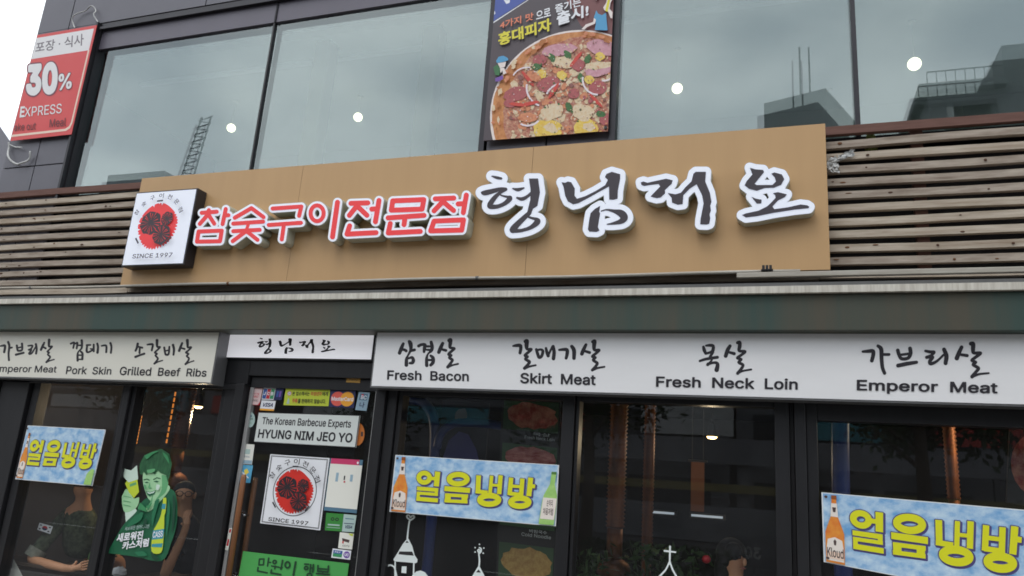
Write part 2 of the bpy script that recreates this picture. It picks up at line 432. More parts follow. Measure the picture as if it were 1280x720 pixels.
m.box(XL, XL+.2, -.0, .25, 0, 2.88, 'cladding_dark'); m.build('side_wall', B)
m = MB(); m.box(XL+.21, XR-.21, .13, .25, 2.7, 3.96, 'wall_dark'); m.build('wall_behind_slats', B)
# dark lintel band and window frames of the upper floor
m = MB(); m.box(-6.375, XR, .025, .2, 5.535, 5.738, 'cladding_dark'); m.box(-4.285, -4.27, .015, .025, 5.535, 5.738, 'seam'); m.box(.51, .525, .015, .025, 5.535, 5.738, 'seam'); m.build('lintel', B)
m = MB()
m.box(-6.45, -6.38, .01, .2, 3.9, 5.82, 'frame'); m.box(-6.425, -6.40, -.03, .01, 3.9, 5.822, 'frame')
m.box(-6.379, XR, -.015, .2, 5.74, 5.768, 'frame'); m.box(-6.379, XR, .005, .2, 5.77, 5.815, 'frame')
m.box(-6.379, XR, .02, .2, 3.9, 3.965, 'frame')
m.box(-4.30, -4.285, .03, .075, 3.966, 5.533, 'box_black')
for x in (-2.16, -1.14): m.box(x, x+.045, .005, .2, 3.966, 5.533, 'frame')
for x in (.505, 2.35, 4.4): m.box(x, x+.03, .022, .075, 3.966, 5.533, 'frame')
m.build('window_frame', B)
for a, b in ((-6.379, -4.30), (-4.285, -2.16), (-1.095, .506), (.534, 2.351), (2.379, 4.401), (4.429, XR)):
    m = MB(); m.face([(a, GY_UP, 3.966), (b, GY_UP, 3.966), (b, GY_UP, 5.534), (a, GY_UP, 5.534)], 'glass_up')
    dx = .005*(b-a); dz = .012      # the inner pane of the double glazing sits very slightly out of parallel
    m.face([(a, GY_UP+.03, 3.966), (b, GY_UP+.03+dx, 3.966), (b, GY_UP+.03+dx+dz, 5.534), (a, GY_UP+.03+dz, 5.534)], 'glass_up_in')
    m.build('upper_window', B, fix=False)
# room upstairs
m = MB(); m.box(XL+.21, XR-.21, .3, 7.7, 3.2, 3.3, 'room_up'); m.box(XL+.21, XR-.21, .3, 7.7, 5.52, 5.6, 'room_up'); m.box(XL+.21, XR-.21, 2.6, 2.7, 3.31, 5.51, 'room_up'); m.build('upper_room', B)
m = MB(); m.box(-6.3, XR-.3, .5, .56, 5.40, 5.43, 'white'); m.build('ceiling_trim', B)
m = MB()
for px in (397, 533): p = W(px, 100, .35); m.box(p.x-.08, p.x+.08, .35, .5, 3.31, 5.51, 'column_up')
m.build('column', B)
# ground floor: posts, header, sill
m = MB()
def post(x0, x1, z0=0., z1=2.235, y0=.0, y1=.16): m.box(x0, x1, y0, y1, z0, z1, 'black_frame')
post(-7.06, -6.62); post(-6.60, -6.27, y0=.02); post(-6.25, -6.17, y0=.05)
post(-5.235, -5.19, y0=.05); post(-5.185, -5.13, y0=.025); post(-5.125, -5.085, y0=.05)
post(-4.215, -4.17, y0=.05); post(-4.165, -4.06, y0=.03); post(-4.05, -3.97)
post(-2.80, -2.72); post(-2.715, -2.64, y0=.03); post(-2.635, -2.60, y0=.05)
post(-1.385, -1.30, y0=.03); post(-1.295, -1.272, y0=.05)
post(-.03, .055, y0=.03); post(.085, .15, y0=.02); post(.152, .215, y0=.045)
m.box(.056, .084, .08, .16, 0, 2.235, 'box_black')
post(2.6, 2.75); post(2.76, XR-.2, z1=2.65, y0=.02)
m.box(-7.06, -3.97, .03, .16, 2.236, 2.68, 'black_frame'); m.box(-2.8, 2.75, .03, .16, 2.236, 2.68, 'black_frame'); m.box(-3.969, -2.801, .03, .16, 2.305, 2.68, 'black_frame'); m.box(-7.06, -3.97, .02, .03, 2.19, 2.235, 'black_frame')
m.box(-2.6, -1.385, .05, .16, 2.19, 2.2355, 'black_frame'); m.box(-1.272, -.03, .05, .16, 2.19, 2.2355, 'black_frame'); m.box(.216, 2.6, .05, .16, 2.12, 2.2355, 'black_frame')
for a, b in ((-6.17, -5.235), (-5.085, -4.215), (-2.6, -1.385), (-1.272, -.03), (.216, 2.6)): m.box(a, b, .05, .16, 0.0, .32, 'black_frame')
m.build('shopfront_frame', B, bevel=.004)
for a, b, zt in ((-6.17, -5.235, 2.19), (-5.085, -4.215, 2.19), (-2.6, -1.385, 2.189), (-1.272, -.03, 2.189), (.216, 2.6, 2.119)):
    m = MB(); m.face([(a, GY_LO, .321), (b, GY_LO, .321), (b, GY_LO, zt), (a, GY_LO, zt)], 'glass_low'); m.build('shop_window', B, fix=False)
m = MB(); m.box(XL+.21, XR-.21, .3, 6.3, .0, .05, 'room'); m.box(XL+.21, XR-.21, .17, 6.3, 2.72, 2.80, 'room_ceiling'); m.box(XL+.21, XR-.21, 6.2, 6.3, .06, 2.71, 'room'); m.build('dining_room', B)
# fascia beam with strip and rail
zfb, zft, zst, zgr = W(700, 412.5, -.2).z, W(700, 371.6, -.2).z, W(700, 362.0, -.23).z, W(700, 357.6, -.23).z
m = MB(); m.box(XL, XR, -.2, .12, zfb, zft, 'fascia'); m.build('fascia_beam', B, bevel=.004)
m = MB(); m.box(XL, XR, -.23, .12, zft+.002, zst, 'white_strip'); m.build('tile_strip', B)
m = MB(); m.box(XL, XR, -.215, .12, zst+.002, zgr, 'rail_grey'); m.build('gutter_rail', B)
# door
m = MB(); dz0 = .02
D = m.box(-3.955, -3.925, .06, .10, dz0, 2.215, 'alu').build('door_leaf', B)
m = MB(); m.box(-2.835, -2.805, .06, .10, dz0, 2.215, 'alu'); m.box(-3.955, -2.805, .062, .11, 2.217, 2.30, 'black_frame'); m.box(-3.90, -2.86, .062, .11, dz0, .18, 'black_frame'); m.build('door_rail', D)
m = MB(); m.face([(-3.924, .09, .181), (-2.836, .09, .181), (-2.836, .09, 2.216), (-3.924, .09, 2.216)], 'glass_low'); m.build('door_glass', D, fix=False)
for px, yy in (((306, 593, 284, 725), .035), ((318, 597, 302, 725), .17)):
    a, b = W(px[0], px[1], yy), W(px[2], px[3], yy); d = (b-a); xx = (a.x+b.x)/2
    m = MB(); m.tube([(xx, yy, a.z), (xx, yy, a.z-.02), (xx, yy, .75)], .021, 'oak', 12, rads=[.016, .021, .021]); 
    for zz in (a.z-.28, a.z-.72): m.tube([(xx, yy, zz), (xx, .09, zz)], .009, 'steel', 8)
    m.build('door_handle', D, smooth=True)

# ------------------------------------------------------------------ neighbour at far left
a = W(0, 158, 9); b = W(26, 196, 9)
m = MB(); m.mesh([(a.x-8, 9, 0), (b.x, 9, 0), (b.x, 9, b.z), (a.x, 9, a.z), (a.x-8, 9, a.z+6), (a.x*1.8-8, 20, 0), (b.x*1.8, 20, 0), (b.x*1.8, 20, b.z), (a.x*1.8, 20, a.z), (a.x*1.8-8, 20, a.z+6)],
    [(0, 1, 2, 3, 4), (9, 8, 7, 6, 5), (0, 5, 6, 1), (1, 6, 7, 2), (2, 7, 8, 3), (3, 8, 9, 4), (4, 9, 5, 0)], 'cladding')
tag(m.build('neighbour_building'), 'grey neighbouring building with sloping roof edge beyond the left corner', 'building')

# ------------------------------------------------------------------ wooden slat screen
SC = thing('wooden_slat_screen', 'weathered grey wooden slat screen running behind the tan shop sign', 'screen', (-2, -.02, 3.5))
m = MB(); z0 = W(1270, 150, 0).z; pitch = .0885
def slat(x0, x1, zc, h, mm, ph):
    n = 16; v = []; f = []
    for i in range(n+1):
        x = x0+(x1-x0)*i/n; dz = .003*math.sin(x*1.7+ph)+.0025*math.sin(x*4.1+2*ph); dy = .003*math.sin(x*2.3+ph*3)
        for y, z in ((-.04+dy, -h/2), (-.04+dy, h/2), (0.0+dy, h/2), (0.0+dy, -h/2)): v.append((x, y, zc+z+dz))
    for i in range(n):
        for k in range(4): f.append((4*i+k, 4*i+(k+1) % 4, 4*i+4+(k+1) % 4, 4*i+4+k))
    f += [(0, 3, 2, 1), (4*n, 4*n+1, 4*n+2, 4*n+3)]
    m.mesh(v, f, mm)
cuts = [-7.2, -5.6, -5.35, .28, 2.35, 4.5, 6.9]
for i in range(1, 12):
    for a, b in ((-7.22, -5.3), (-5.3, .25), (.25, 2.35+.4*math.sin(i*2.1)), (2.36+.4*math.sin(i*2.1), 6.9)):
        slat(a+.002, b-.002, z0-.004-pitch*i, .047, random.choice(['wood', 'wood2']), random.random()*6)
for i in range(64):
    x = random.uniform(.3, 2.2) if i < 40 else random.uniform(-7.1, -5.3); k = random.randint(1, 10)
    m.ellipsoid((x, -.043, z0-.004-pitch*k+random.uniform(-.014, .014)), (random.uniform(.006, .022), .0025, random.uniform(.003, .009)), random.choice(['knot', 'knot', 'rust']), 8, 5)
m.build('slat_panel', SC)
m = MB(); slat(-7.22, 6.9, z0+.004, .058, 'wood_rail', 1.); m.build('top_rail', SC)
for px in (1148, 60):
    x = W(px, 200, 0).x; m = MB(); m.box(x-.035, x+.035, .008, .07, 2.95, z0+.02, 'wood_rail'); m.build('post', SC)
m = MB(); x = W(1090, 190, 0).x
m.ellipsoid((x, .03, z0-.09), (.04, .03, .1), 'moss', 10, 7); m.build('moss', SC)

# ------------------------------------------------------------------ shop sign
ys = -.14
SG = thing('shop_sign', 'long tan shop sign board with red and black raised Korean letters', 'sign', (-2.5, ys, 3.5))
a, b = W(178, 223, ys), W(1038, 337, ys); c_, d_ = W(150, 357.5, ys), W(1031.7, 154.3, ys)
m = MB(); bx = [c_.x, -3.62, -1.66, b.x]
for i in range(3):
    za = lambda x: a.z+(d_.z-a.z)*(x-c_.x)/(b.x-c_.x); zb_ = lambda x: c_.z+(b.z-c_.z)*(x-c_.x)/(b.x-c_.x); l_, r_x = bx[i]+(.0012 if i else 0), bx[i+1]-(.0012 if i < 2 else 0)
    m.quadbox([(l_, za(l_)), (r_x, za(r_x)), (r_x, zb_(r_x)), (l_, zb_(l_))], ys, ys+.075, 'tan', 'tan_edge')
m.build('backing_board', SG)
for x in (-4.6, -2.9, -1.2): MB().box(x-.02, x+.02, ys+.08, .12, c_.z+.1, d_.z-.15, 'rail_grey').build('bracket', SG)
def channel_letter(ink_st, ink_po, off, ink, smooth, depth=.075, closed=True):
    yf = ys-depth
    body = contours(ink_st, ink_po, off, .4, smooth); face = contours(ink_st, ink_po, off-.5, .4, smooth); ik = contours(ink_st, ink_po, 0, .25, smooth)
    m = MB()
    fl, t = fill(body); m.mesh([W(*p, yf) for p in fl], t, 'trim')
    for lp in body:
        n = len(lp); P = [W(*p, yf) for p in lp]; v = P+[Vector((p.x, ys-.003, p.z)) for p in P]
        m.mesh(v, [(i, (i+1) % n, n+(i+1) % n, n+i) for i in range(n)], 'return')
    def flat(loops, y, mm):
        fl, t = fill(loops); m.mesh([Vector((W(*p, yf).x, y, W(*p, yf).z)) for p in fl], t, mm)
    flat(face, yf-.002, 'acrylic')
    o = m.build('letter', SG, fix=False)
    m = MB(); flat(ik, yf-.004, ink); m.build('letter_face', o, fix=False)
Z1 = ZT(590, 200, 6); Z2 = ZT(780, 190, 5.12)
BIG = []
BIG.append((xf([[(150, 122, 4), (185, 133, 11), (220, 140, 9)], [(75, 246, 8), (98, 248, 19), (150, 236, 18), (215, 220, 14), (255, 220, 12)],
    [(250, 222, 14), (210, 248, 12), (170, 285, 17), (135, 338, 20), (150, 352, 18), (200, 348, 15), (250, 325, 16), (285, 290, 19), (268, 279, 10), (225, 268, 6), (205, 255, 5)],
    [(305, 214, 4), (345, 224, 13), (390, 211, 6)], [(338, 284, 7), (375, 294, 14), (412, 278, 12), (450, 245, 10)],
    [(430, 400, 16), (370, 455, 20), (310, 518, 24), (318, 530, 18), (370, 530, 13), (440, 508, 15), (490, 468, 22), (488, 448, 14), (450, 437, 9), (425, 428, 8)]], Z1),
    xp([[(428, 140), (497, 140), (511, 245), (492, 345), (458, 368), (445, 405), (412, 405), (438, 300), (440, 220)]], Z1)))
BIG.append((xf([[(970, 385, 4), (1010, 374, 6), (1070, 386, 14), (1118, 402, 27), (1142, 432, 28), (1120, 460, 20), (1060, 477, 10), (1015, 483, 4)]], Z1),
    xp([[(672, 168), (700, 172), (720, 163), (745, 168), (772, 215), (770, 268), (788, 292), (850, 273), (930, 233), (1000, 190), (1020, 150), (998, 130), (1008, 106), (1050, 90), (1112, 108), (1112, 140), (1095, 230), (1092, 292), (1060, 300), (1030, 298), (1028, 200), (960, 237), (890, 277), (800, 325), (760, 334), (720, 312), (700, 270), (687, 200)],
        [(962, 345), (955, 390), (962, 400), (955, 440), (945, 505), (957, 530), (935, 541), (880, 538), (870, 520), (880, 450), (890, 400), (922, 368)]], Z1)))
BIG.append(([], xp([[(108, 195), (125, 190), (150, 198), (225, 182), (270, 172), (312, 182), (305, 205), (262, 245), (264, 265), (236, 292), (210, 297), (170, 286), (195, 260), (232, 222), (222, 206), (170, 212), (130, 219), (112, 212)],
    [(280, 263), (330, 272), (365, 262), (395, 225), (432, 190), (445, 140), (460, 128), (525, 128), (520, 190), (550, 262), (560, 320), (552, 345), (557, 375), (548, 400), (552, 425), (546, 460), (530, 466), (488, 464), (490, 430), (510, 330), (500, 278), (465, 208), (420, 237), (380, 278), (376, 335), (345, 339), (308, 325), (305, 295)]], Z2)))
BIG.append(([], xp([[(805, 102), (840, 112), (890, 116), (896, 130), (860, 175), (836, 205), (850, 213), (950, 212), (972, 190), (965, 165), (943, 140), (962, 132), (1010, 145), (1026, 175), (1005, 212), (960, 230), (900, 232), (850, 250), (800, 237), (772, 215), (785, 188), (822, 145)],
    [(815, 287), (845, 300), (881, 306), (879, 330), (850, 332)],
    [(952, 265), (985, 258), (1042, 272), (1030, 290), (985, 312), (950, 350), (962, 367), (1050, 355), (1130, 337), (1172, 342), (1187, 352), (1180, 361), (1090, 370), (960, 390), (850, 412), (780, 420), (755, 405), (780, 394), (860, 377), (915, 350), (942, 325), (970, 295), (968, 278)]], Z2)))
for st, po in BIG: channel_letter(st, po, 7.0, 'ink', True)
ZA = ZT(235, 235, 7.111); ZB = ZT(405, 225, 6.4)
def ln(*p, r=18): return [(x, y, r) for x, y in p]
def ring(cx, cy, rx, ry, r, n=28, t=0): return [(cx+rx*math.cos(2*math.pi*i/n), cy+ry*math.sin(2*math.pi*i/n), r) for i in range(n+1)]
r2 = 20
REDS = [
 xf([ln((188, 198), (188, 220)), ln((125, 222), (258, 212)), ln((190, 225), (108, 320)), ln((188, 243), (236, 318)), ln((338, 188), (310, 322)), ln((330, 245), (362, 243)), ln((97, 388), (303, 380), (287, 474), (82, 478), (97, 388))], ZA),
 xf([ln((418, 266), (566, 180), (674, 260)), ln((405, 318), (670, 300)), ln((545, 305), (525, 365), r=14), ln((405, 385), (640, 373)), ln((512, 390), (400, 474)), ln((532, 392), (620, 462))], ZA),
 xf([ln((755, 184), (1010, 166), (990, 248)), ln((720, 330), (1006, 310)), ln((853, 340), (836, 458))], ZA),
 xf([ring(1150, 226, 58, 70, 18)], ZA)+xf([ln((110, 180), (70, 456), r=r2)], ZB),
 xf([ln((218, 188), (352, 184), r=r2), ln((275, 195), (205, 284), r=r2), ln((280, 222), (345, 283), r=r2), ln((384, 234), (425, 232), r=r2), ln((442, 165), (413, 335), r=r2), ln((207, 368), (186, 434), (418, 422), r=r2)], ZB),
 xf([ln((552, 168), (800, 158), (786, 234), (540, 243), (552, 168), r=r2), ln((515, 304), (802, 284), r=r2), ln((650, 298), (642, 358), r=r2), ln((532, 350), (516, 425), (772, 412), r=r2)], ZB),
 xf([ln((892, 152), (1040, 146), r=r2), ln((965, 160), (882, 248), r=r2), ln((970, 188), (1038, 245), r=r2), ln((1075, 193), (1122, 190), r=r2), ln((1140, 122), (1116, 262), r=r2), ln((882, 330), (1118, 320), (1103, 402), (855, 408), (882, 330), r=r2)], ZB)]
for st in REDS: channel_letter(st, [], 3.1, 'red', False, depth=.10)

# logo art, shared by the light box and the door poster
def logo(P, cu, cv, ru, rv, txt, full, inkm='ink', redm='red'):
    rnd = random.Random(5)
    def ell(u, v, a, b, n=40): return [(u+a*math.cos(2*math.pi*i/n), v+b*math.sin(2*math.pi*i/n)) for i in range(n)]
    if full:
        lp = [ell(cu, cv, ru*1.12, rv*1.12, 60), ell(cu, cv, ru*1.085, rv*1.085, 60)]; P.uvloops(lp, inkm)
    pts = []
    n = 132
    for i in range(n):
        an = 2*math.pi*i/n; k = 1-.02*math.sin(3*an)-.015*math.sin(5*an+1)
        if (math.sin(an) > .55 or math.cos(an) > .8 or rnd.random() < .25) and i % 3 == 0: k *= 1-rnd.uniform(.04, .13)
        k *= 1-.13*max(0, math.cos(an+.75))**6
        pts.append((cu+ru*k*math.cos(an), cv+rv*k*math.sin(an)))
    P.uvloops([pts], redm)
    for du, dv, k in ((-.40, -.13, .50), (.42, -.27, .29), (.33, .42, .42)):
        u, v = cu+du*ru, cv+dv*rv
        lp = [(u+ru*k*(1+.05*math.sin(7*a)+rnd.uniform(-.03, .03))*math.cos(a), v+rv*k*(1+.05*math.sin(6*a)+rnd.uniform(-.03, .03))*math.sin(a)) for a in [2*math.pi*i/44 for i in range(44)]]
        P.uvloops([lp], inkm)
        for j in range(17):
            a = 2*math.pi*j/17+rnd.uniform(-.12, .12); r0, r1 = rnd.uniform(.08, .4), rnd.uniform(.75, 1.04); wd = rnd.uniform(.02, .045)*k
            ca, sa = math.cos(a), math.sin(a); r0 *= k; r1 *= k
            P.uv([(u+ru*r0*ca, v+rv*r0*sa), (u+ru*(r1*ca-wd*sa), v+rv*(r1*sa+wd*ca)), (u+ru*(r1*ca+wd*sa), v+rv*(r1*sa-wd*ca))], redm)
    for an in (-92, 40, 141):
        a = R(an); kb = 1.10 if full else 1.03; u, v = cu+ru*kb*math.cos(a), cv+rv*kb*math.sin(a); tx, ty = -math.sin(a), math.cos(a); h, tt = .15, .035
        P.uv([(u+ru*(tx*h+math.cos(a)*tt), v+rv*(ty*h+math.sin(a)*tt)), (u+ru*(tx*h-math.cos(a)*tt), v+rv*(ty*h-math.sin(a)*tt)), (u-ru*(tx*h+math.cos(a)*tt), v-rv*(ty*h+math.sin(a)*tt)), (u-ru*(tx*h-math.cos(a)*tt), v-rv*(ty*h-math.sin(a)*tt))], inkm)
    for i, ch in enumerate('참숯구이전문점'):
        a = R(-152+i*(124/6)); k = txt
        u, v = cu+ru*k*math.cos(a), cv+rv*k*math.sin(a)
        sz = 1 if full else .78; P.text(ch, u-ru*.15*sz, v-rv*.13*sz, u+ru*.15*sz, v+rv*.13*sz, inkm, .012, rot=a+math.pi/2)
yb = ys-.115
q = [W(171.7, 241.7, yb), W(245.8, 236.7, yb), W(227.5, 330, yb), W(152.5, 330.3, yb)]
xl = (q[0].x+q[3].x)/2; xr = (q[1].x+q[2].x)/2; zt = (q[0].z+q[1].z)/2; zb = (q[2].z+q[3].z)/2
LB = thing('logo_lightbox', 'square black edged light box with red charcoal logo at left end of tan sign', 'light box', ((xl+xr)/2, ys-.06, (zt+zb)/2))
m = MB(); m.box(xl-.012, xr+.012, yb+.004, ys-.002, zb-.012, zt+.012, 'box_black'); m.build('case', LB, bevel=.003)
P = Print([(xl, yb, zt), (xr, yb, zt), (xr, yb, zb), (xl, yb, zb)], yb, 'acrylic', .003, world=True)
logo(P, .475, .475, .335, .322, 1.25, False)
P.text('SINCE 1997', .19, .868, .85, .928, 'ink', .012); P.build('face_panel', parent=LB)

# ------------------------------------------------------------------ conduits, brackets, scraps over the beam
def pipe(x0, x1, z0, z1, y, r, label, m1='conduit'):
    m = MB(); n = 24; pts = [(x0+(x1-x0)*i/n, y, z0+(z1-z0)*i/n+.004*math.sin(i*.9)) for i in range(n+1)]; m.tube(pts, r, m1, 10); 
    for i in range(3, n, 7): m.tube([Vector(pts[i])-Vector((.01, 0, 0)), Vector(pts[i])+Vector((.01, 0, 0))], r*1.25, 'rail_grey' if i % 2 else 'rust', 10)
    o = m.build('conduit_pipe', smooth=True); return tag(o, label, 'pipe', 'conduits along the beam')
a = W(0, 363, -.1); b = W(1000, 342.5, -.1)
pipe(XL+.05, b.x, a.z, b.z, -.16, .012, 'long thin off-white conduit pipe under the bottom edge of the tan sign')
a = W(921, 343.5, -.2); b = W(1280, 338.5, -.2)
m = MB(); m.box(a.x, XR-.1, -.215, -.18, (a.z+b.z)/2-.016, (a.z+b.z)/2+.016, 'conduit'); tag(m.build('cable_trunking', bevel=.004), 'thick off-white cable trunking below the right end of the tan sign', 'trunking')
p = W(959, 336, -.2); m = MB()
for i in range(3): m.box(p.x-.030+i*.021, p.x-.014+i*.021, -.215, -.18, p.z-.005, p.z+.020, 'box_black')
m.box(p.x-.036, p.x+.034, -.212, -.183, p.z-.012, p.z-.004, 'box_black')
tag(m.build('cable_clamp'), 'small black clamp standing on the cable trunking below the tan sign', 'clamp')
mat('plastic_film', (192, 193, 192), .5)
m = MB(); rnd = random.Random(3); nx_, nz_ = 12, 7
def crumple(cx, cz, wx, wz, tilt):
    v = []; f = []
    for j in range(nz_):
        for i in range(nx_):
            u, t = i/(nx_-1)-.5, j/(nz_-1)-.5; k = 1-.6*abs(u)
            v.append((cx+u*wx+rnd.uniform(-.008, .008), -.055+rnd.uniform(-.012, .006), cz+t*wz*k+u*tilt+rnd.uniform(-.007, .007)))
    for j in range(nz_-1):
        for i in range(nx_-1):
            if rnd.random() > .03: f.append((j*nx_+i, j*nx_+i+1, (j+1)*nx_+i+1, (j+1)*nx_+i))
    m.mesh(v, f, 'plastic_film')
p = W(1052, 197, -.05); crumple(p.x, p.z, .15, .05, .05); p = W(1041, 209, -.05); crumple(p.x, p.z, .07, .08, -.03)
tag(m.build('plastic_scrap', fix=False), 'torn white plastic scrap caught on the slats right of the tan sign', 'scrap')
# white cord loops on the left pier
def cord(pts, y, label, r=.006):
    q = catmull([(x, yy, 0) for x, yy in pts], 6); m = MB(); m.tube([W(x, yy, y)+Vector((0, .01*math.sin(i*.5), 0)) for i, (x, yy, _) in enumerate(q)], r, 'plastic_film', 7)
    tag(m.build('cord', smooth=True), label, 'cord')
cord([(93, 35), (90, 25), (97, 17), (108, 12), (116, 8), (119, 14), (118, 20), (122, 28)], -.03, 'loop of white cord above the red discount banner')
cord([(11, 178), (10, 190), (14, 201), (22, 205), (31, 203), (37, 196), (39, 190)], -.03, 'loop of white cord hanging below the red discount banner', .010)
cord([(12, 181), (20, 184), (28, 185)], -.03, 'short white cord end just under the red discount banner', .007)

# ------------------------------------------------------------------ menu signs over the shopfront
yq = -.12
def signbox(x0, x1, z0, z1, base, y=yq, frame='alu_frame', e=.012):
    m = MB(); m.box(x0-e, x1+e, y+.004, .02, z0-e, z1+e, frame)
    return m
def brush(P, st, m='ink2', grow=.6): P.loops(contours(st, [], grow, .22, True), m)
x0 = W(468, 450, yq).x; zt = W(700, 416.3, yq).z; zb = W(700, 489, yq).z
T3 = thing('menu_sign', 'long white menu sign listing fresh bacon to emperor meat right of the door', 'sign', (0, 0, (zt+zb)/2), 'white menu signs over the shopfront')
signbox(x0, 2.7, zb, zt, '').build('case', T3)
P = Print([(x0, yq, zt), (2.7, yq, zt), (2.7, yq, zb), (x0, yq, zb)], yq, 'sign_white', .003, world=True)
Zs = ZT(480, 415, 10.283)
brush(P, xf([[(248, 150, 12), (225, 205, 18), (200, 270, 17)], [(232, 225, 12), (262, 228, 12), (285, 243, 14)], [(325, 122, 14), (340, 150, 22), (345, 225, 14), (310, 300, 7), (290, 350, 15), (288, 425, 18)], [(352, 240, 12), (392, 230, 13)], [(315, 340, 7), (360, 328, 13), (378, 365, 17), (365, 395, 15), (330, 400, 9)],
   [(445, 180, 14), (480, 163, 13), (525, 165, 16), (520, 210, 16), (515, 255, 11)], [(540, 185, 9), (580, 185, 10)], [(545, 228, 7), (590, 232, 10)], [(606, 130, 14), (618, 190, 18), (610, 240, 13), (568, 280, 6), (548, 340, 13), (550, 430, 17)], [(600, 305, 10), (630, 335, 17), (630, 390, 17), (600, 425, 14)], [(560, 360, 9), (620, 360, 9)],
   [(755, 145, 14), (730, 200, 19), (705, 260, 17)], [(740, 222, 10), (795, 237, 13)], [(840, 110, 20), (855, 105, 20), (852, 150, 18), (850, 200, 12), (905, 212, 11), (865, 250, 12), (830, 288, 12), (865, 300, 10), (840, 330, 12), (878, 358, 13), (868, 385, 12), (820, 450, 15)], [(820, 450, 12), (880, 427, 7), (952, 410, 7)]], Zs))
Zs = ZT(630, 415, 9.143)
brush(P, xf([[(105, 160, 6), (140, 155, 13), (185, 155, 15), (192, 190, 14), (183, 240, 12)], [(245, 108, 16), (262, 105, 18), (258, 150, 19), (265, 195, 11), (312, 198, 11), (280, 230, 11), (240, 268, 11), (270, 282, 10), (245, 310, 11), (290, 340, 13), (275, 370, 11), (235, 415, 13)], [(235, 415, 11), (290, 395, 7), (362, 380, 6)],
   [(370, 200, 11), (385, 250, 13), (402, 290, 13), (430, 275, 12), (445, 220, 12), (420, 200, 8), (385, 207, 8)], [(480, 185, 9), (490, 230, 13), (505, 272, 14)], [(505, 268, 9), (530, 215, 7), (555, 165, 8)], [(562, 165, 13), (573, 230, 15), (566, 305, 15)],
   [(632, 205, 8), (680, 200, 12), (720, 205, 15), (722, 250, 15), (710, 300, 11)], [(775, 165, 14), (800, 210, 18), (800, 300, 15)], [(937, 145, 11), (910, 200, 16), (890, 250, 16)], [(920, 217, 9), (978, 235, 12)],
   [(1015, 112, 14), (1035, 108, 18), (1030, 150, 18), (1035, 205, 12), (1088, 207, 11), (1050, 245, 11), (1010, 280, 11), (1045, 292, 10), (1020, 322, 11), (1065, 355, 12), (1050, 390, 11), (1010, 435, 12)], [(1010, 435, 11), (1070, 412, 7), (1148, 398, 6)]], Zs))
Zs = ZT(860, 420, 12)
brush(P, xf([[(232, 165, 14), (245, 215, 19), (265, 262, 14)], [(270, 145, 8), (330, 140, 16), (378, 152, 17), (374, 215, 19), (352, 240, 14)], [(265, 265, 12), (320, 250, 12), (370, 238, 17), (345, 290, 13), (328, 322, 13)], [(178, 375, 11), (270, 346, 14), (442, 320, 16)], [(360, 358, 7), (330, 395, 8), (295, 430, 16)], [(300, 420, 15), (370, 402, 12), (425, 403, 16), (445, 435, 21), (430, 508, 27)],
   [(630, 150, 18), (595, 210, 23), (565, 300, 22)], [(612, 243, 12), (692, 265, 18)], [(742, 102, 16), (775, 98, 20), (775, 160, 22), (768, 222, 15), (855, 235, 16), (800, 285, 14), (740, 330, 14), (800, 350, 12), (762, 395, 16), (825, 435, 15), (800, 490, 15), (745, 560, 17)], [(745, 560, 13), (820, 525, 8), (948, 502, 8)]], Zs))
Zs = ZT(1060, 420, 6.4)
KA = [[(118, 125, 6), (160, 122, 10), (198, 121, 12), (202, 150, 12), (190, 198, 11)], [(240, 80, 9), (265, 105, 13), (268, 180, 12), (275, 250, 11), (292, 297, 10)], [(280, 148, 8), (328, 148, 8)]]
brush(P, xf(KA+[[(398, 115, 11), (408, 150, 11), (428, 182, 10), (480, 177, 10), (500, 140, 12), (496, 100, 12)], [(415, 152, 7), (490, 142, 7)], [(400, 237, 12), (470, 222, 12), (548, 210, 9)],
   [(620, 120, 7), (660, 128, 9), (688, 130, 9), (665, 155, 7), (628, 170, 8)], [(628, 173, 7), (678, 169, 8), (655, 200, 11), (662, 222, 10), (710, 202, 7), (765, 150, 5)], [(768, 108, 12), (787, 160, 14), (780, 218, 12)],
   [(908, 90, 11), (885, 140, 13), (870, 178, 14)], [(897, 148, 7), (953, 157, 9)], [(982, 62, 12), (1000, 65, 14), (1000, 105, 13), (1005, 135, 9), (1060, 137, 9), (1020, 170, 9), (990, 195, 8), (1022, 210, 8), (1000, 230, 8), (1042, 257, 10), (1025, 285, 9), (992, 325, 11)], [(992, 325, 9), (1050, 305, 5), (1125, 297, 4)]], Zs))
def tq(Z, a, b, c, d): return [Z(*a), Z(*b), Z(*c), Z(*d)]
P.textpx('Fresh  Bacon', tq(ZT(480, 415, 10.283), (45, 492), (1092, 510), (1092, 636), (40, 615)), 'ink2', .02)
P.textpx('Skirt  Meat', tq(ZT(630, 415, 9.143), (188, 464), (1050, 485), (1048, 610), (186, 588)), 'ink2', .02)
P.textpx('Fresh  Neck  Loin', tq(ZT(700, 400, 4.129), (496, 290), (1228, 303), (1227, 361), (495, 346)), 'ink2', .02)
P.textpx('Emperor  Meat', tq(ZT(1060, 420, 6.4), (70, 350), (1197, 373), (1196, 482), (69, 457)), 'ink2', .02)
for xx in (W(1310, 450, yq).x, 2.2):
    pass
P.build('face_panel', parent=T3)
x1 = W(268.5, 446, yq).x; zt = W(140, 415.2, yq).z; zb = W(140, 474.6, yq).z
T1 = thing('menu_sign', 'cream menu sign listing pork skin and grilled beef ribs left of the door', 'sign', (-5, 0, (zt+zb)/2), 'white menu signs over the shopfront')
xx0 = -7.05; signbox(xx0, x1, zb, zt, '').build('case', T1)
P = Print([(xx0, yq, zt), (x1, yq, zt), (x1, yq, zb), (xx0, yq, zb)], yq, 'sign_cream', .003, world=True)
Zs = ZT(0, 415, 8.533)
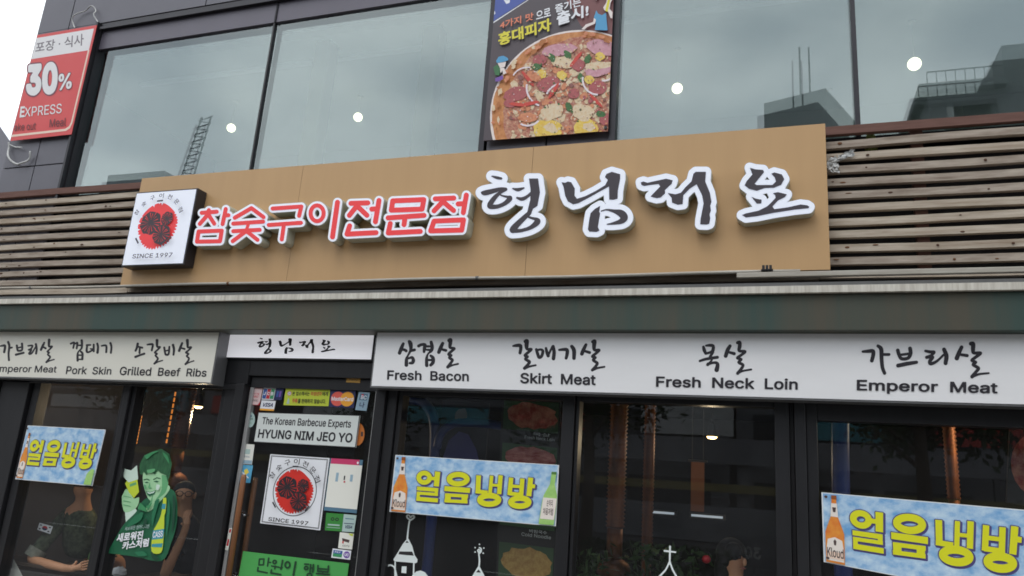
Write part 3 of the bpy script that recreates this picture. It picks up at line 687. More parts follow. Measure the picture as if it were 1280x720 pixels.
brush(P, xf([[(5, 150, 5), (30, 146, 8), (54, 150, 10), (45, 215, 9)], [(88, 108, 10), (100, 150, 9), (92, 230, 8), (96, 300, 8)], [(100, 172, 6), (127, 166, 7)], [(180, 145, 9), (185, 180, 8), (195, 200, 8), (235, 190, 8), (235, 125, 9)], [(185, 170, 5), (232, 160, 5)], [(170, 242, 9), (252, 222, 8)],
  [(300, 148, 5), (345, 145, 7), (335, 175, 6), (305, 190, 5)], [(308, 192, 5), (335, 190, 6), (312, 230, 9), (340, 225, 6), (380, 160, 5)], [(383, 130, 9), (392, 180, 8), (385, 230, 8)], [(472, 115, 7), (455, 150, 10), (437, 190, 9)], [(455, 157, 6), (487, 174, 8)], [(525, 85, 12), (522, 130, 10), (525, 155, 7), (555, 155, 7), (530, 185, 6), (505, 210, 6), (525, 220, 6), (510, 240, 6), (535, 265, 7), (520, 290, 6), (495, 322, 8)], [(495, 322, 6), (535, 305, 4), (578, 293, 4)],
  [(755, 125, 7), (788, 112, 7), (790, 130, 7), (782, 170, 7)], [(803, 125, 6), (824, 114, 7), (825, 135, 8), (818, 175, 7)], [(835, 142, 5), (862, 142, 6)], [(872, 90, 10), (875, 140, 9), (868, 178, 7), (840, 205, 4), (828, 240, 8), (828, 305, 9)], [(860, 207, 7), (880, 230, 9), (878, 290, 9)], [(832, 247, 5), (875, 247, 5)], [(840, 292, 4), (875, 292, 5)],
  [(925, 140, 7), (965, 138, 6)], [(930, 145, 7), (925, 205, 9), (945, 215, 7), (985, 195, 6)], [(965, 180, 4), (1000, 182, 5)], [(1000, 135, 8), (1000, 205, 8)], [(1038, 125, 9), (1046, 160, 9), (1040, 220, 10)], [(1085, 148, 6), (1133, 147, 8), (1133, 215, 8)], [(1178, 118, 9), (1189, 160, 8), (1183, 222, 8)]], Zs), grow=.42)
Zs = ZT(140, 415, 9.143)
brush(P, xf([[(295, 135, 11), (285, 180, 10), (270, 215, 8)], [(295, 167, 7), (347, 180, 8)], [(318, 192, 8), (315, 240, 8)], [(268, 285, 10), (320, 265, 8), (370, 248, 9)], [(405, 145, 6), (445, 140, 9), (467, 147, 9), (455, 210, 8)], [(515, 95, 13), (515, 140, 11), (520, 170, 8), (550, 172, 7), (520, 205, 7), (490, 235, 7), (515, 248, 7), (498, 270, 7), (525, 300, 7), (515, 325, 7), (485, 362, 8)], [(485, 362, 6), (530, 340, 4), (578, 325, 4)],
  [(598, 178, 9), (605, 225, 8), (615, 257, 9), (647, 252, 8), (656, 170, 8)], [(612, 217, 5), (650, 207, 5)], [(698, 148, 11), (709, 200, 10), (703, 260, 8)], [(802, 128, 9), (785, 170, 11), (768, 215, 11)], [(790, 182, 6), (830, 194, 8)], [(862, 95, 14), (865, 140, 11), (868, 175, 8), (905, 175, 8), (875, 210, 7), (845, 235, 7), (875, 250, 7), (855, 275, 7), (880, 300, 7), (870, 330, 7), (840, 368, 8)], [(840, 368, 6), (885, 347, 4), (935, 330, 4)]], Zs), grow=.42)
P.textpx('Emperor Meat', tq(ZT(0, 415, 8.533), (-65, 352), (608, 362), (606, 452), (-67, 446)), 'ink2', .014, .12)
P.textpx('Pork  Skin', tq(ZT(0, 415, 8.533), (705, 362), (1192, 375), (1190, 456), (702, 450)), 'ink2', .014, .12)
P.textpx('Grilled  Beef  Ribs', tq(ZT(140, 415, 9.143), (92, 393), (1084, 418), (1082, 513), (90, 494)), 'ink2', .014, .12)
P.build('face_panel', parent=T1)
x0 = W(279, 434, .0).x; x1 = W(465.5, 434, .0).x; zt = W(372, 418.8, .0).z; zb = W(372, 447.8, .0).z
T2 = thing('name_sign', 'small backlit white name sign in black brush letters directly over the glass door', 'sign', ((x0+x1)/2, 0, (zt+zb)/2))
m = MB(); m.box(x0-.012, x1+.012, .004, .028, zb-.012, zt+.012, 'black_frame'); m.build('case', T2)
P = Print([(x0, 0, zt), (x1, 0, zt), (x1, 0, zb), (x0, 0, zb)], .0, 'sign_lit', .003, world=True)
Zs = ZT(310, 415, 10.667)
for (st, po), (ax, ay, bx, by) in zip(BIG, ((125, 80, 312, 292), (410, 85, 606, 288), (685, 98, 882, 280), (975, 103, 1163, 268))):
    X = [p[0]+s*p[2] for q in st for p in q for s in (-1, 1)]+[p[0] for q in po for p in q]; Y = [p[1]+s*p[2] for q in st for p in q for s in (-1, 1)]+[p[1] for q in po for p in q]
    xa, xb, ya, yb_ = min(X), max(X), min(Y), max(Y); (pa, pb), (pc, pd) = Zs(ax, ay), Zs(bx, by)
    f = lambda x, y: (pa+(x-xa)/(xb-xa)*(pc-pa), pb+(y-ya)/(yb_-ya)*(pd-pb)); k = ((pc-pa)/(xb-xa)+(pd-pb)/(yb_-ya))/2
    P.loops(contours([[(*f(x, y), r*k) for x, y, r in q] for q in st], [[f(*p) for p in q] for q in po], .38, .15), 'ink2')
P.build('face_panel', parent=T2)

# ------------------------------------------------------------------ pizza poster on the upper column
mat('poster_dark', (74, 70, 78), .5, var=(2.5, .4, (92, 66, 70), .6)); mat('poster_blue', (66, 88, 168), .5); mat('poster_white', (236, 238, 244), .5)
mat('poster_maroon', (120, 70, 72), .5); mat('p_orange', (232, 130, 96), .5); mat('p_yellow', (226, 214, 60), .5)
mat('beer_dk2', (178, 112, 62), .6); mat('crust', (222, 158, 100), .6, var=(16, .9, (170, 94, 44), .4)); mat('sauce', (206, 158, 130), .6, var=(45, 1., (168, 92, 76), .25))
mat('cheese', (228, 212, 186), .6, var=(50, .6, (214, 176, 120))); mat('ham', (214, 164, 176), .6, var=(30, .7, (190, 128, 142))); mat('pepperoni', (186, 100, 102), .6, var=(50, .7, (150, 74, 76), .3))
mat('pepper', (70, 118, 64), .6, var=(60, .6, (40, 82, 40))); mat('potato', (226, 186, 66), .6, var=(30, .7, (240, 220, 130))); mat('pepper_red', (206, 72, 62), .6); mat('onion', (236, 224, 230), .6); mat('mince', (142, 94, 86), .6); mat('chicken', (222, 152, 112), .6, var=(50, .8, (196, 116, 84)))
mat('cart_skin', (238, 226, 222), .6); mat('cart_blue', (84, 160, 206), .6); mat('cart_green', (60, 116, 74), .6); mat('cart_purple', (120, 84, 170), .6); mat('cart_line', (40, 44, 60), .6)
yp = -.03
ZP = ZT(600, 0, 4)
c0, c1 = W(604, 176, yp), W(760, 164, yp); tl = W(616, 0, yp); hgt = 2.05
pt_ = [Vector((c0.x, yp, c0.z+hgt)), Vector((c1.x, yp, c0.z+hgt)), Vector((c1.x, yp, c1.z)), Vector((c0.x, yp, c0.z))]
PZ = thing('pizza_poster', 'tall dark poster of a loaded pizza hanging between the upper windows', 'poster', ((c0.x+c1.x)/2, yp, c0.z))
P = Print(pt_, yp, 'poster_dark', .012, world=True); P.step = .00006
dn = lambda p: (Vector(p)-EYE)
def unW(p):
    d = dn(p); k = d.dot(_fwd); return (640+FPX*d.dot(_r)/k, 360-FPX*d.dot(_u)/k)
P.px = [unW(p) for p in P.c]
P.pxs([ZP(400, -60), ZP(720, -60), ZP(700, 170), ZP(560, 165), ZP(505, 130), ZP(455, 40)], 'poster_maroon')
P.pxs([ZP(30, -200), ZP(330, -200), ZP(230, 0), ZP(64, 108)], 'poster_blue'); P.pxs([ZP(64, 111), ZP(238, 0), ZP(243, 0), ZP(64, 118)], 'poster_white')
P.pxs([ZP(118, 0), ZP(150, 0), ZP(148, 14), ZP(132, 20)], 'poster_white'); P.pxs([ZP(66, 66), ZP(74, 54), ZP(77, 68), ZP(68, 76)], 'poster_white')
P.px_sub = None
def pe(cx, cy, a, b, n=48, rot=0, jit=0, rnd=random): 
    o = []
    for i in range(n):
        t = 2*math.pi*i/n; k = 1+rnd.uniform(-jit, jit); x, y = a*k*math.cos(t), b*k*math.sin(t)
        o.append(ZP(cx+x*math.cos(rot)-y*math.sin(rot), cy+x*math.sin(rot)+y*math.cos(rot)))
    return o
rp = random.Random(11)
P.pxs(pe(505, 590, 455, 440, 90), 'cart_skin'); P.pxs(pe(508, 585, 448, 428, 90, 0, .006, rp), 'crust'); P.pxs(pe(518, 585, 400, 398, 90, 0, .012, rp), 'sauce')
P.step = .00002
def inside(x, y): return ((x-518)/385)**2+((y-585)/382)**2 < 1 and 60 < x < 660 and y < 705
def scatter(n, mm, a0, a1, asp=(.4, 1)):
    for _ in range(n):
        x, y = rp.uniform(100, 650), rp.uniform(195, 690)
        if inside(x, y): a = rp.uniform(a0, a1); P.pxs(pe(x, y, a, a*rp.uniform(*asp), 9, rp.uniform(0, 3.1), .25, rp), mm)
scatter(150, 'cheese', 7, 24); scatter(60, 'chicken', 8, 22); scatter(40, 'mince', 5, 14); scatter(40, 'pepperoni', 5, 15); scatter(80, 'cheese', 3, 9)
def blob(x, y, a, b, mm, rot=0, j=.1): P.pxs(pe(x, y, a, b, 20, rot, j, rp), mm)
def arc(x, y, r, a0, a1, w, mm, sq=1.):
    o = [(x+r*math.cos(R(a0+(a1-a0)*i/12)), y+sq*r*math.sin(R(a0+(a1-a0)*i/12))) for i in range(13)]; i_ = [(x+(r-w)*math.cos(R(a0+(a1-a0)*i/12)), y+sq*(r-w)*math.sin(R(a0+(a1-a0)*i/12))) for i in range(13)]
    P.pxs([ZP(*p) for p in o+i_[::-1]], mm, True)
blob(398, 252, 88, 30, 'ham', -.12, .06); blob(612, 240, 78, 40, 'ham', .15, .06); blob(590, 350, 70, 34, 'ham', -.1); blob(420, 315, 62, 30, 'cheese', .05, .12); blob(590, 330, 65, 20, 'cheese', -.15, .2)
for x, y, a, b in ((345, 425, 58, 40), (180, 472, 62, 36), (590, 440, 46, 36), (300, 300, 36, 26), (490, 325, 34, 30), (630, 600, 34, 30), (150, 520, 30, 20), (470, 470, 30, 26)): blob(x, y, a, b, 'pepperoni', rp.uniform(-.3, .3), .06)
for x, y in ((285, 335), (440, 275), (540, 298), (505, 390), (445, 535), (605, 572), (415, 385), (360, 290)): blob(x, y, 24, 16, 'pepper', rp.uniform(0, 3), .15)
for x, y in ((410, 378), (548, 400), (600, 285), (310, 372)): blob(x, y, 24, 22, 'potato', 0, .12)
for x, y, a, b in ((340, 650, 70, 52), (530, 645, 62, 50), (620, 690, 50, 34)): blob(x, y, a, b, 'potato', 0, .1); blob(x+14, y-8, a*.5, b*.42, 'cheese', .3, .2)
blob(360, 560, 62, 42, 'cheese', -.3, .12); blob(515, 565, 55, 40, 'cheese', .2, .12); blob(240, 590, 48, 24, 'chicken'); blob(270, 385, 40, 22, 'chicken', .5)
arc(330, 440, 100, 110, 190, 9, 'onion'); arc(590, 400, 80, 90, 190, 9, 'onion'); arc(420, 500, 95, 200, 260, 9, 'onion', .9); arc(240, 560, 75, 40, 120, 9, 'onion'); arc(240, 400, 80, 200, 280, 8, 'onion', .8); arc(620, 350, 60, 20, 100, 8, 'onion')
for x, y, r in ((240, 395, .9), (195, 525, .1), (580, 505, .8), (250, 520, -.2), (370, 455, -1.0), (480, 300, -.9)): blob(x, y, 48, 9, 'pepper_red', r, .08)
scatter(90, 'cheese', 2, 7); scatter(40, 'pepper', 2, 6); scatter(120, 'mince', 1.5, 5); scatter(120, 'onion', 1.2, 3.5); scatter(80, 'chicken', 2, 6)
for i in range(46): t_ = rp.uniform(1.2, 4.9); k_ = rp.uniform(.915, .985); x_, y_ = 508+448*k_*math.cos(t_+1.57), 585+428*k_*math.sin(t_+1.57); blob(x_, y_, rp.uniform(6, 22), rp.uniform(4, 11), rp.choice(['chicken', 'beer_dk2', 'cheese']), t_, .2)
P.step = .0002
def pq(a, b, c, d): return [ZP(*a), ZP(*b), ZP(*c), ZP(*d)]
P.textpx('4가지 맛', pq((103, 112), (270, 66), (270, 104), (103, 152)), 'p_orange', .022); P.textpx('으로', pq((282, 64), (355, 42), (357, 84), (284, 104)), 'poster_white', .022); P.textpx('즐기는', pq((376, 30), (505, -8), (508, 36), (380, 70)), 'poster_white', .022)
P.textpx('홍대피자', pq((92, 172), (358, 92), (360, 158), (96, 236)), 'p_yellow', .034); P.textpx('출시!', pq((384, 68), (545, 26), (545, 86), (388, 136)), 'poster_white', .034)
# little cartoon figures
def cpx(pts, mm): P.pxs([ZP(*p) for p in pts], mm)
cpx([(584, 8), (600, -18), (640, -18), (634, 18), (618, 44), (626, 60), (640, 60), (655, 96), (668, 100), (668, 70), (650, 50), (655, 20), (690, -40), (560, -40)], 'cart_skin'); cpx([(572, 92), (584, 58), (592, 74), (612, 82), (632, 70), (640, 158), (576, 156), (582, 120)], 'cart_blue'); cpx([(510, 152), (532, 128), (568, 116), (572, 96), (582, 104), (578, 124), (540, 140), (524, 154)], 'cart_skin'); cpx([(628, 60), (642, 0), (654, 0), (640, 66)], 'p_yellow')
cpx([(84, 310), (96, 290), (120, 284), (140, 294), (146, 306), (130, 312), (106, 318), (88, 320)], 'cart_blue'); cpx([(92, 322), (134, 314), (128, 340), (104, 346)], 'cart_skin'); cpx([(70, 342), (90, 328), (106, 348), (100, 384), (80, 380)], 'cart_green'); cpx([(104, 346), (124, 344), (136, 372), (120, 378), (116, 358), (106, 372)], 'cart_skin'); cpx([(80, 396), (118, 382), (120, 400), (96, 414), (80, 412)], 'cart_purple')
P.build('poster_sheet', parent=PZ)
for px in ((628, 638),):
    p = W(*ZP(628, 638), yp-.01); m = MB(); m.tube([(p.x, yp-.002, p.z), (p.x, yp-.016, p.z)], .012, 'box_black', 12); m.build('grommet', PZ)

# ------------------------------------------------------------------ red discount banner on the left corner
mat('banner_red', (216, 70, 72), .5, var=(3, .25, (224, 96, 96))); mat('banner_white', (232, 230, 232), .5); mat('txt_grey', (120, 112, 120), .5); mat('txt_dark', (110, 44, 50), .5); mat('txt_sh', (120, 60, 78), .5); mat('cream', (240, 214, 196), .5)
yr = -.045; ZR = ZT(0, 20, 3.6)
tr = W(120, 32, yr); br = W(90, 168, yr); bl = W(12, 176, yr); x0 = (W(48, 43, yr).x+bl.x)/2; x1 = (tr.x+br.x)/2; z1 = (tr.z+W(48, 43, yr).z)/2; z0_ = (br.z+bl.z)/2
P = Print([(x0, yr, z1), (x1, yr, z1), (x1, yr, z0_), (x0, yr, z0_)], yr, 'banner_red', .004, world=True)
P.rect(0, .03, .965, .235, 'banner_white')
P.uvloops([[(0, .235), (.975, .235), (.975, .90), (.955, .945), (.90, .965), (0, .965), (0, .945), (.88, .945), (.935, .925), (.95, .89), (.95, .235)]], 'cream')
P.textpx('포장 · 식사', tq(ZR, (163, 120), (378, 78), (376, 132), (158, 166)), 'txt_grey', .012)
P.textpx('30', tq(ZR, (118, 212), (268, 198), (264, 358), (110, 368)), 'txt_sh', .07); P.textpx('30', tq(ZR, (124, 218), (262, 203), (258, 352), (115, 361)), 'banner_white', .05)
P.textpx('%', tq(ZR, (262, 258), (328, 250), (326, 330), (260, 342)), 'txt_sh', .04); P.textpx('%', tq(ZR, (265, 262), (325, 254), (323, 326), (263, 338)), 'banner_white', .02)
P.textpx('E', tq(ZR, (94, 408), (114, 406), (110, 456), (89, 458)), 'banner_white', .03); P.textpx('XPRESS', tq(ZR, (114, 412), (280, 394), (278, 438), (110, 456)), 'banner_white', .004)
P.textpx('ake out', tq(ZR, (68, 486), (164, 478), (162, 512), (65, 518)), 'txt_dark', .006); P.textpx('Meal', tq(ZR, (226, 466), (300, 458), (298, 496), (224, 502)), 'txt_dark', .006)
P.build('discount_banner', 'red and white thirty percent takeaway banner on the upper left corner', 'banner')

# ------------------------------------------------------------------ ice cooling banners
mat('ice', (204, 226, 242), .45, var=((12, 12, 17), .85, (74, 150, 210), .34), bump=(.12, 5)); mat('bn_yellow', (222, 222, 36), .45); mat('bn_purple', (84, 78, 134), .45); mat('bn_edge', (226, 230, 234), .5)
mat('beer', (222, 122, 52), .4, var=(20, .7, (236, 170, 70))); mat('beer_dk', (150, 84, 44), .4); mat('label_w', (236, 226, 218), .5); mat('soju', (150, 200, 110), .4, var=(20, .6, (190, 222, 140))); mat('soju_dk', (86, 130, 60), .4); mat('brown_ink', (80, 62, 60), .5)
def FQ(a, b, hw):
    dx, dy = b[0]-a[0], b[1]-a[1]; l = math.hypot(dx, dy); nx_, ny_ = -dy/l*hw, dx/l*hw
    return [(a[0]+nx_, a[1]+ny_), (a[0]-nx_, a[1]-ny_), (b[0]-nx_, b[1]-ny_), (b[0]+nx_, b[1]+ny_)]
ICE = [([ring(283, 180, 38, 33, 16)], [FQ((325, 184), (372, 188), 12), FQ((377, 138), (367, 240), 18), FQ((233, 254), (380, 266), 13), FQ((368, 262), (366, 302), 11), FQ((232, 286), (378, 297), 10), FQ((243, 280), (239, 334), 11), FQ((228, 326), (378, 338), 14)]),
 ([ring(519, 190, 62, 33, 18)], [FQ((424, 255), (602, 269), 17), FQ((428, 299), (588, 308), 11), FQ((424, 340), (584, 348), 11), FQ((450, 290), (445, 350), 20), FQ((566, 298), (560, 356), 20)]),
 ([ring(735, 334, 65, 30, 19)], [FQ((662, 164), (656, 284), 16), FQ((640, 275), (724, 283), 13), FQ((752, 166), (741, 286), 12), FQ((750, 231), (812, 234), 9), FQ((815, 164), (804, 294), 15)]),
 ([ring(948, 350, 62, 28, 19)], [FQ((888, 180), (876, 300), 15), FQ((966, 186), (957, 306), 15), FQ((886, 238), (962, 243), 10), FQ((872, 290), (964, 297), 12), FQ((1024, 180), (1010, 308), 17), FQ((1024, 238), (1054, 241), 13)])]
def bottle_beer(P, u0, v0, u1, v1, word):
    Wd, H = u1-u0, v1-v0; U = lambda a, b: (u0+a*Wd, v0+b*H)
    P.uv([U(.38, .0), U(.36, .28), U(.1, .48), U(.0, .56), U(0, 1), U(1, 1), U(1, .56), U(.9, .48), U(.64, .28), U(.62, 0)], 'beer')
    P.uv([U(.36, .0), U(.36, .06), U(.64, .06), U(.64, .0)], 'beer_dk'); P.uv([U(.35, .12), U(.3, .32), U(.7, .32), U(.65, .12)], 'label_w')
    P.uv([U(.12, .66), U(.04, .80), U(.04, .97), U(.96, .97), U(.96, .80), U(.88, .66), U(.5, .62)], 'label_w'); P.uv([U(.42, .68), U(.5, .65), U(.58, .68), U(.55, .74), U(.45, .74)], 'brown_ink'); P.uv([U(.4, .18), U(.6, .18), U(.56, .25), U(.44, .25)], 'brown_ink')
    P.uv([U(.04, .84), U(.04, .94), U(.96, .94), U(.96, .84)], 'cream'); P.text(word, *U(.06, .78), *U(.94, .92), 'brown_ink', .012)
def bottle_soju(P, u0, v0, u1, v1, lean=.35):
    Wd, H = u1-u0, v1-v0; U = lambda a, b: (min(u0+(a+lean*(1-b))*Wd, 1.), v0+b*H)
    P.uv([U(.34, 0), U(.34, .24), U(.05, .45), U(0, .55), U(0, 1), U(1, 1), U(1, .55), U(.93, .45), U(.66, .24), U(.66, 0)], 'soju')
    P.uv([U(.33, 0), U(.33, .05), U(.67, .05), U(.67, 0)], 'soju_dk'); P.uv([U(.04, .5), U(.04, .9), U(.96, .9), U(.96, .5)], 'label_w')
    P.text('순하리', *U(.3, .53), *U(.75, .66), 'brown_ink', .01); P.text('처음처럼', *U(.15, .69), *U(.85, .82), 'brown_ink', .01)
def ice_banner(quad, box, label, mode):
    P = Print(quad, .012, 'bn_edge', .006)
    P.rect(.006, .012, .994, .988, 'ice')
    Zb = ZT(480, 565, 5.565); Q = [Zb(80, 20), Zb(1217, 90), Zb(1195, 517), Zb(38, 415)]     # middle banner corners
    A = np.array([[x, y, 1, 0, 0, 0, -u*x, -u*y] for (x, y), (u, v) in zip(Q, ((0, 0), (1, 0), (1, 1), (0, 1)))]+[[0, 0, 0, x, y, 1, -v*x, -v*y] for (x, y), (u, v) in zip(Q, ((0, 0), (1, 0), (1, 1), (0, 1)))])
    h = np.linalg.solve(A, np.array([0, 1, 1, 0, 0, 0, 1, 1.]))
    def H(x, y): w_ = h[6]*x+h[7]*y+1; return ((h[0]*x+h[1]*y+h[2])/w_, (h[3]*x+h[4]*y+h[5])/w_)
    (u0, v0, u1, v1) = box
    def M(x, y): u, v = H(x, y); return (u0+(u-.155)/(.885-.155)*(u1-u0), v0+(v-.2)/(.86-.2)*(v1-v0))
    allst = [(xf(a, Zb), xp(b, Zb)) for a, b in ICE]
    for st in allst: P.uvloops([[M(x+.9, y+.9) for x, y in lp] for lp in contours(*st, 1.1, .3, False)], 'bn_purple')
    for st in allst: P.uvloops([[M(x-.2, y-.2) for x, y in lp] for lp in contours(*st, .95, .3, False)], 'bn_purple')
    for st in allst: P.uvloops([[M(x-.2, y-.2) for x, y in lp] for lp in contours(*st, .1, .2, False)], 'bn_yellow')
    if mode == 'left':
        bottle_beer(P, .015, .14, .10, .97, 'Kloud'); P.uv([(.955, .70), (.91, .80), (.90, .985), (.993, .985), (.993, .72)], 'soju')
    else:
        bottle_beer(P, .012, .03, .103, .985, 'Kloud'); 
        if mode == 'mid': bottle_soju(P, .905, .12, .99, .985)
    for u, v in ((.02, .06), (.02, .93)): P.uvloops([[(u+.008*math.cos(t/12*6.283), v+.02*math.sin(t/12*6.283)) for t in range(12)]], 'brown_ink')
    return P.build('window_banner', label, 'banner', group='blue ice cooling banners')
ice_banner([(34.7, 531.7), (132, 537), (115, 607.5), (19, 599)], (.10, .22, .97, .80), 'narrow blue and yellow ice cooling banner on leftmost shop window', 'left')
Zb = ZT(480, 565, 5.565)
ice_banner([Zb(80, 20), Zb(1217, 90), Zb(1195, 517), Zb(38, 415)], (.155, .2, .885, .86), 'blue and yellow ice cooling banner on window just right of the door', 'mid')
Zc = ZT(980, 560, 4.267)
ice_banner([Zc(200, 236), (1312.5, 640), (1309, 757), Zc(212, 608)], (.135, .155, .90, .83), 'largest blue and yellow ice cooling banner, on rightmost window by the frame edge', 'right')

# ------------------------------------------------------------------ stickers and posters on the glass door
yd = .078
mat('st_red', (200, 48, 60), .5); mat('lips', (150, 84, 78), .6); mat('st_pink', (230, 200, 200), .5); mat('st_blue', (52, 90, 160), .5); mat('st_navy', (36, 42, 88), .5); mat('st_green', (60, 150, 100), .5); mat('st_lime', (196, 210, 64), .5); mat('mc_red', (226, 96, 84), .5); mat('mc_yel', (240, 168, 52), .5)
mat('st_sky', (150, 178, 196), .5); mat('st_teal', (84, 122, 146), .5); mat('hotpink', (204, 60, 108), .5); mat('tgreen', (56, 136, 58), .5); mat('pgreen', (76, 164, 84), .5, var=(4, .2, (70, 150, 78))); mat('dkgreen', (26, 66, 40), .5); mat('orange', (206, 120, 52), .5); mat('mint', (176, 200, 196), .5); mat('cyan', (70, 160, 206), .5, var=(30, .7, (120, 190, 220))); mat('gold', (196, 150, 70), .5); mat('logo_red', (214, 46, 36), .5); mat('paper_grey', (214, 220, 218), .6); mat('yellow', (236, 214, 90), .5)
def sticker(name, quad, base, label, fn=None, cat='sticker', thick=.002, y=yd):
    P = Print(quad, y, base, thick)
    if fn: fn(P)
    return P.build(name, label, cat)
Zd = ZT(300, 470, 7.2)
def rq(Z, x0, y0, x1, y1, sl=.075, ln_=-.2): # leaning rectangle in zoom pixels
    h = y1-y0; w_ = x1-x0
    return [Z(x0, y0), Z(x1, y0+w_*sl), Z(x1+h*ln_, y1+w_*sl), Z(x0+h*ln_, y1)]
sticker('card_sticker', rq(Zd, 96, 104, 205, 258, .05), 'st_red', 'red and white card sticker at top left of the glass door', lambda P: (P.uv([(.22, .02), (1, .02), (1, .78), (.85, .98), (0, .98), (0, .2)], 'st_pink'), P.text('LOTTE', .16, .3, .82, .42, 'st_red', .01), P.text('CARD', .2, .45, .78, .57, 'st_red', .01), P.text('롯데카드', .16, .68, .8, .8, 'ink2', .008)))
sticker('card_sticker', rq(Zd, 214, 106, 322, 212, .03), 'poster_white', 'card sticker with blue, red and green bars at upper left of the door', lambda P: (P.rect(.04, .08, .33, .92, 'st_blue'), P.rect(.36, .08, .64, .92, 'st_red'), P.rect(.67, .08, .96, .92, 'st_green'), P.text('J', .1, .34, .26, .62, 'poster_white', .03), P.text('C', .4, .34, .6, .62, 'poster_white', .03), P.text('B', .71, .34, .91, .62, 'poster_white', .03)))
sticker('card_sticker', rq(Zd, 194, 218, 322, 308, .05), 'poster_white', 'white card sticker with navy lettering under the striped card sticker', lambda P: (P.rect(0, .82, 1, 1, 'mc_yel'), P.text('VISA', .18, .24, .86, .62, 'st_navy', .03, 0, .3)))
sticker('card_sticker', rq(Zd, 326, 108, 395, 215, .03), 'st_navy', 'dark navy card sticker left of the lime notice', lambda P: (P.rect(.2, .25, .45, .75, 'st_blue'), P.rect(.55, .25, .8, .75, 'cart_purple')))
sticker('notice', [Zd(412, 112), Zd(812, 116), Zd(795, 272), Zd(390, 262)], 'st_lime', 'lime green no alcohol to minors notice at top of the door', lambda P: (P.uvloops([[(.10+.05*math.cos(t/16*6.283), .3+.14*math.sin(t/16*6.283)) for t in range(16)]], 'st_red'), P.uvloops([[(.10+.04*math.cos(t/16*6.283), .3+.11*math.sin(t/16*6.283)) for t in range(16)]], 'poster_white'), P.text('19', .075, .24, .125, .37, 'ink2', .02), P.uv([(.1, .55), (.08, .7), (.07, .92), (.13, .92), (.12, .7)], 'mint'),
   P.text('본 업소에서는', .17, .17, .56, .42, 'ink2', .016), P.text('미성년자', .59, .17, .83, .42, 'st_red', .016), P.text('에게', .84, .17, .97, .42, 'ink2', .016), P.text('주류', .19, .6, .31, .85, 'st_red', .016), P.text('를 판매하지 않습니다.', .32, .6, .94, .87, 'ink2', .016)))
sticker('card_sticker', [Zd(815, 128), Zd(1042, 134), Zd(1025, 288), Zd(798, 278)], 'st_navy', 'card sticker with overlapping red and yellow discs beside lime notice', lambda P: (P.uvloops([[(.32+.27*math.cos(t/30*6.283), .5+.43*math.sin(t/30*6.283)) for t in range(30)]], 'mc_red'), P.uvloops([[(.70+.27*math.cos(t/30*6.283), .5+.43*math.sin(t/30*6.283)) for t in range(30)]], 'mc_yel'), P.text('MasterCard', .08, .38, .94, .62, 'poster_white', .02)))
sticker('card_sticker', rq(Zd, 1070, 140, 1170, 305, .09), 'st_sky', 'pale blue card sticker at top right corner of the door', lambda P: (P.rect(.15, .1, .85, .45, 'st_teal'), P.rect(.3, .12, .5, .3, 'st_red'), P.text('BC', .3, .18, .8, .4, 'poster_white', .02), P.text('나', .3, .55, .75, .85, 'st_navy', .02)))
sticker('gold_plate', [Zd(960, -2), Zd(1086, 0), Zd(1080, 62), Zd(954, 56)], 'gold', 'small gold plate on the dark rail over the door glass', lambda P: P.text('AUTO', .2, .3, .8, .7, 'brown_ink', .01), 'plate', y=.058)
def roundst(name, cx, cy, rx, ry, base, label, fn=None, y=yd):
    q = [Zd(cx-rx, cy-ry), Zd(cx+rx, cy-ry+4), Zd(cx+rx-6, cy+ry+4), Zd(cx-rx-6, cy+ry)]
    P = Print(q, y, None); P.uvloops([[(.5+.5*math.cos(t/36*6.283), .5+.5*math.sin(t/36*6.283)) for t in range(36)]], base)
    if fn: fn(P)
    P.build(name, label, 'sticker')
roundst('round_sticker', 94, 390, 44, 70, 'mint', 'round mint sticker left of the white Korean barbecue sign', lambda P: (P.text('THANK', .2, .4, .8, .52, 'dkgreen', .01), P.text('YOU', .36, .68, .64, .76, 'tgreen', .01), P.rect(.35, .2, .65, .34, 'st_teal')))
roundst('round_sticker', 1060, 520, 64, 104, 'orange', 'round orange sticker half hidden behind the white Korean barbecue sign', lambda P: (P.rect(.75, .4, .9, .6, 'brown_ink'),), y=.084)
def exp(P):
    P.uvloops([[(0, 0), (1, 0), (1, 1), (0, 1)], [(.006, .02), (.994, .02), (.994, .98), (.006, .98)]], 'ink2')
    P.text('The Korean Barbecue Experts', .055, .16, .93, .46, 'ink2', .016); P.text('HYUNG NIM JEO YO', .035, .56, .96, .86, 'ink2', .022)
sticker('name_plate', [Zd(165, 325), Zd(1078, 354), Zd(1040, 645), Zd(122, 594)], 'paper_grey', 'white plate reading the Korean barbecue experts on the door', exp, 'sign', .012, .062)
Ze = ZT(260, 550, 4.233)
def lg(P):
    for e in (.02, .032): P.uvloops([[(e, e*.8), (1-e, e*.8), (1-e, 1-e*.8), (e, 1-e*.8)], [(e+.007, e*.8+.006), (1-e-.007, e*.8+.006), (1-e-.007, 1-e*.8-.006), (e+.007, 1-e*.8-.006)]], 'ink2')
    logo(P, .5, .50, .325, .315, 1.33, True, 'ink2', 'logo_red'); P.text('SINCE 1997', .165, .895, .83, .95, 'ink2', .016)
sticker('logo_poster', [Ze(330, 75), Ze(643, 96), Ze(593, 478), Ze(276, 440)], 'poster_white', 'white logo poster with red and black charcoal drawing on the door', lg, 'poster')
sticker('paper_tag', [Ze(186, 20), Ze(246, 24), Ze(232, 130), Ze(172, 126)], 'paper', 'white paper tag at left edge of the door above a blue sticker', lambda P: (P.rect(.25, .25, .7, .5, 'mint'), P.text('SEOUL', .15, .58, .75, .66, 'st_teal', .01), P.rect(.02, .8, .98, .98, 'st_sky')))
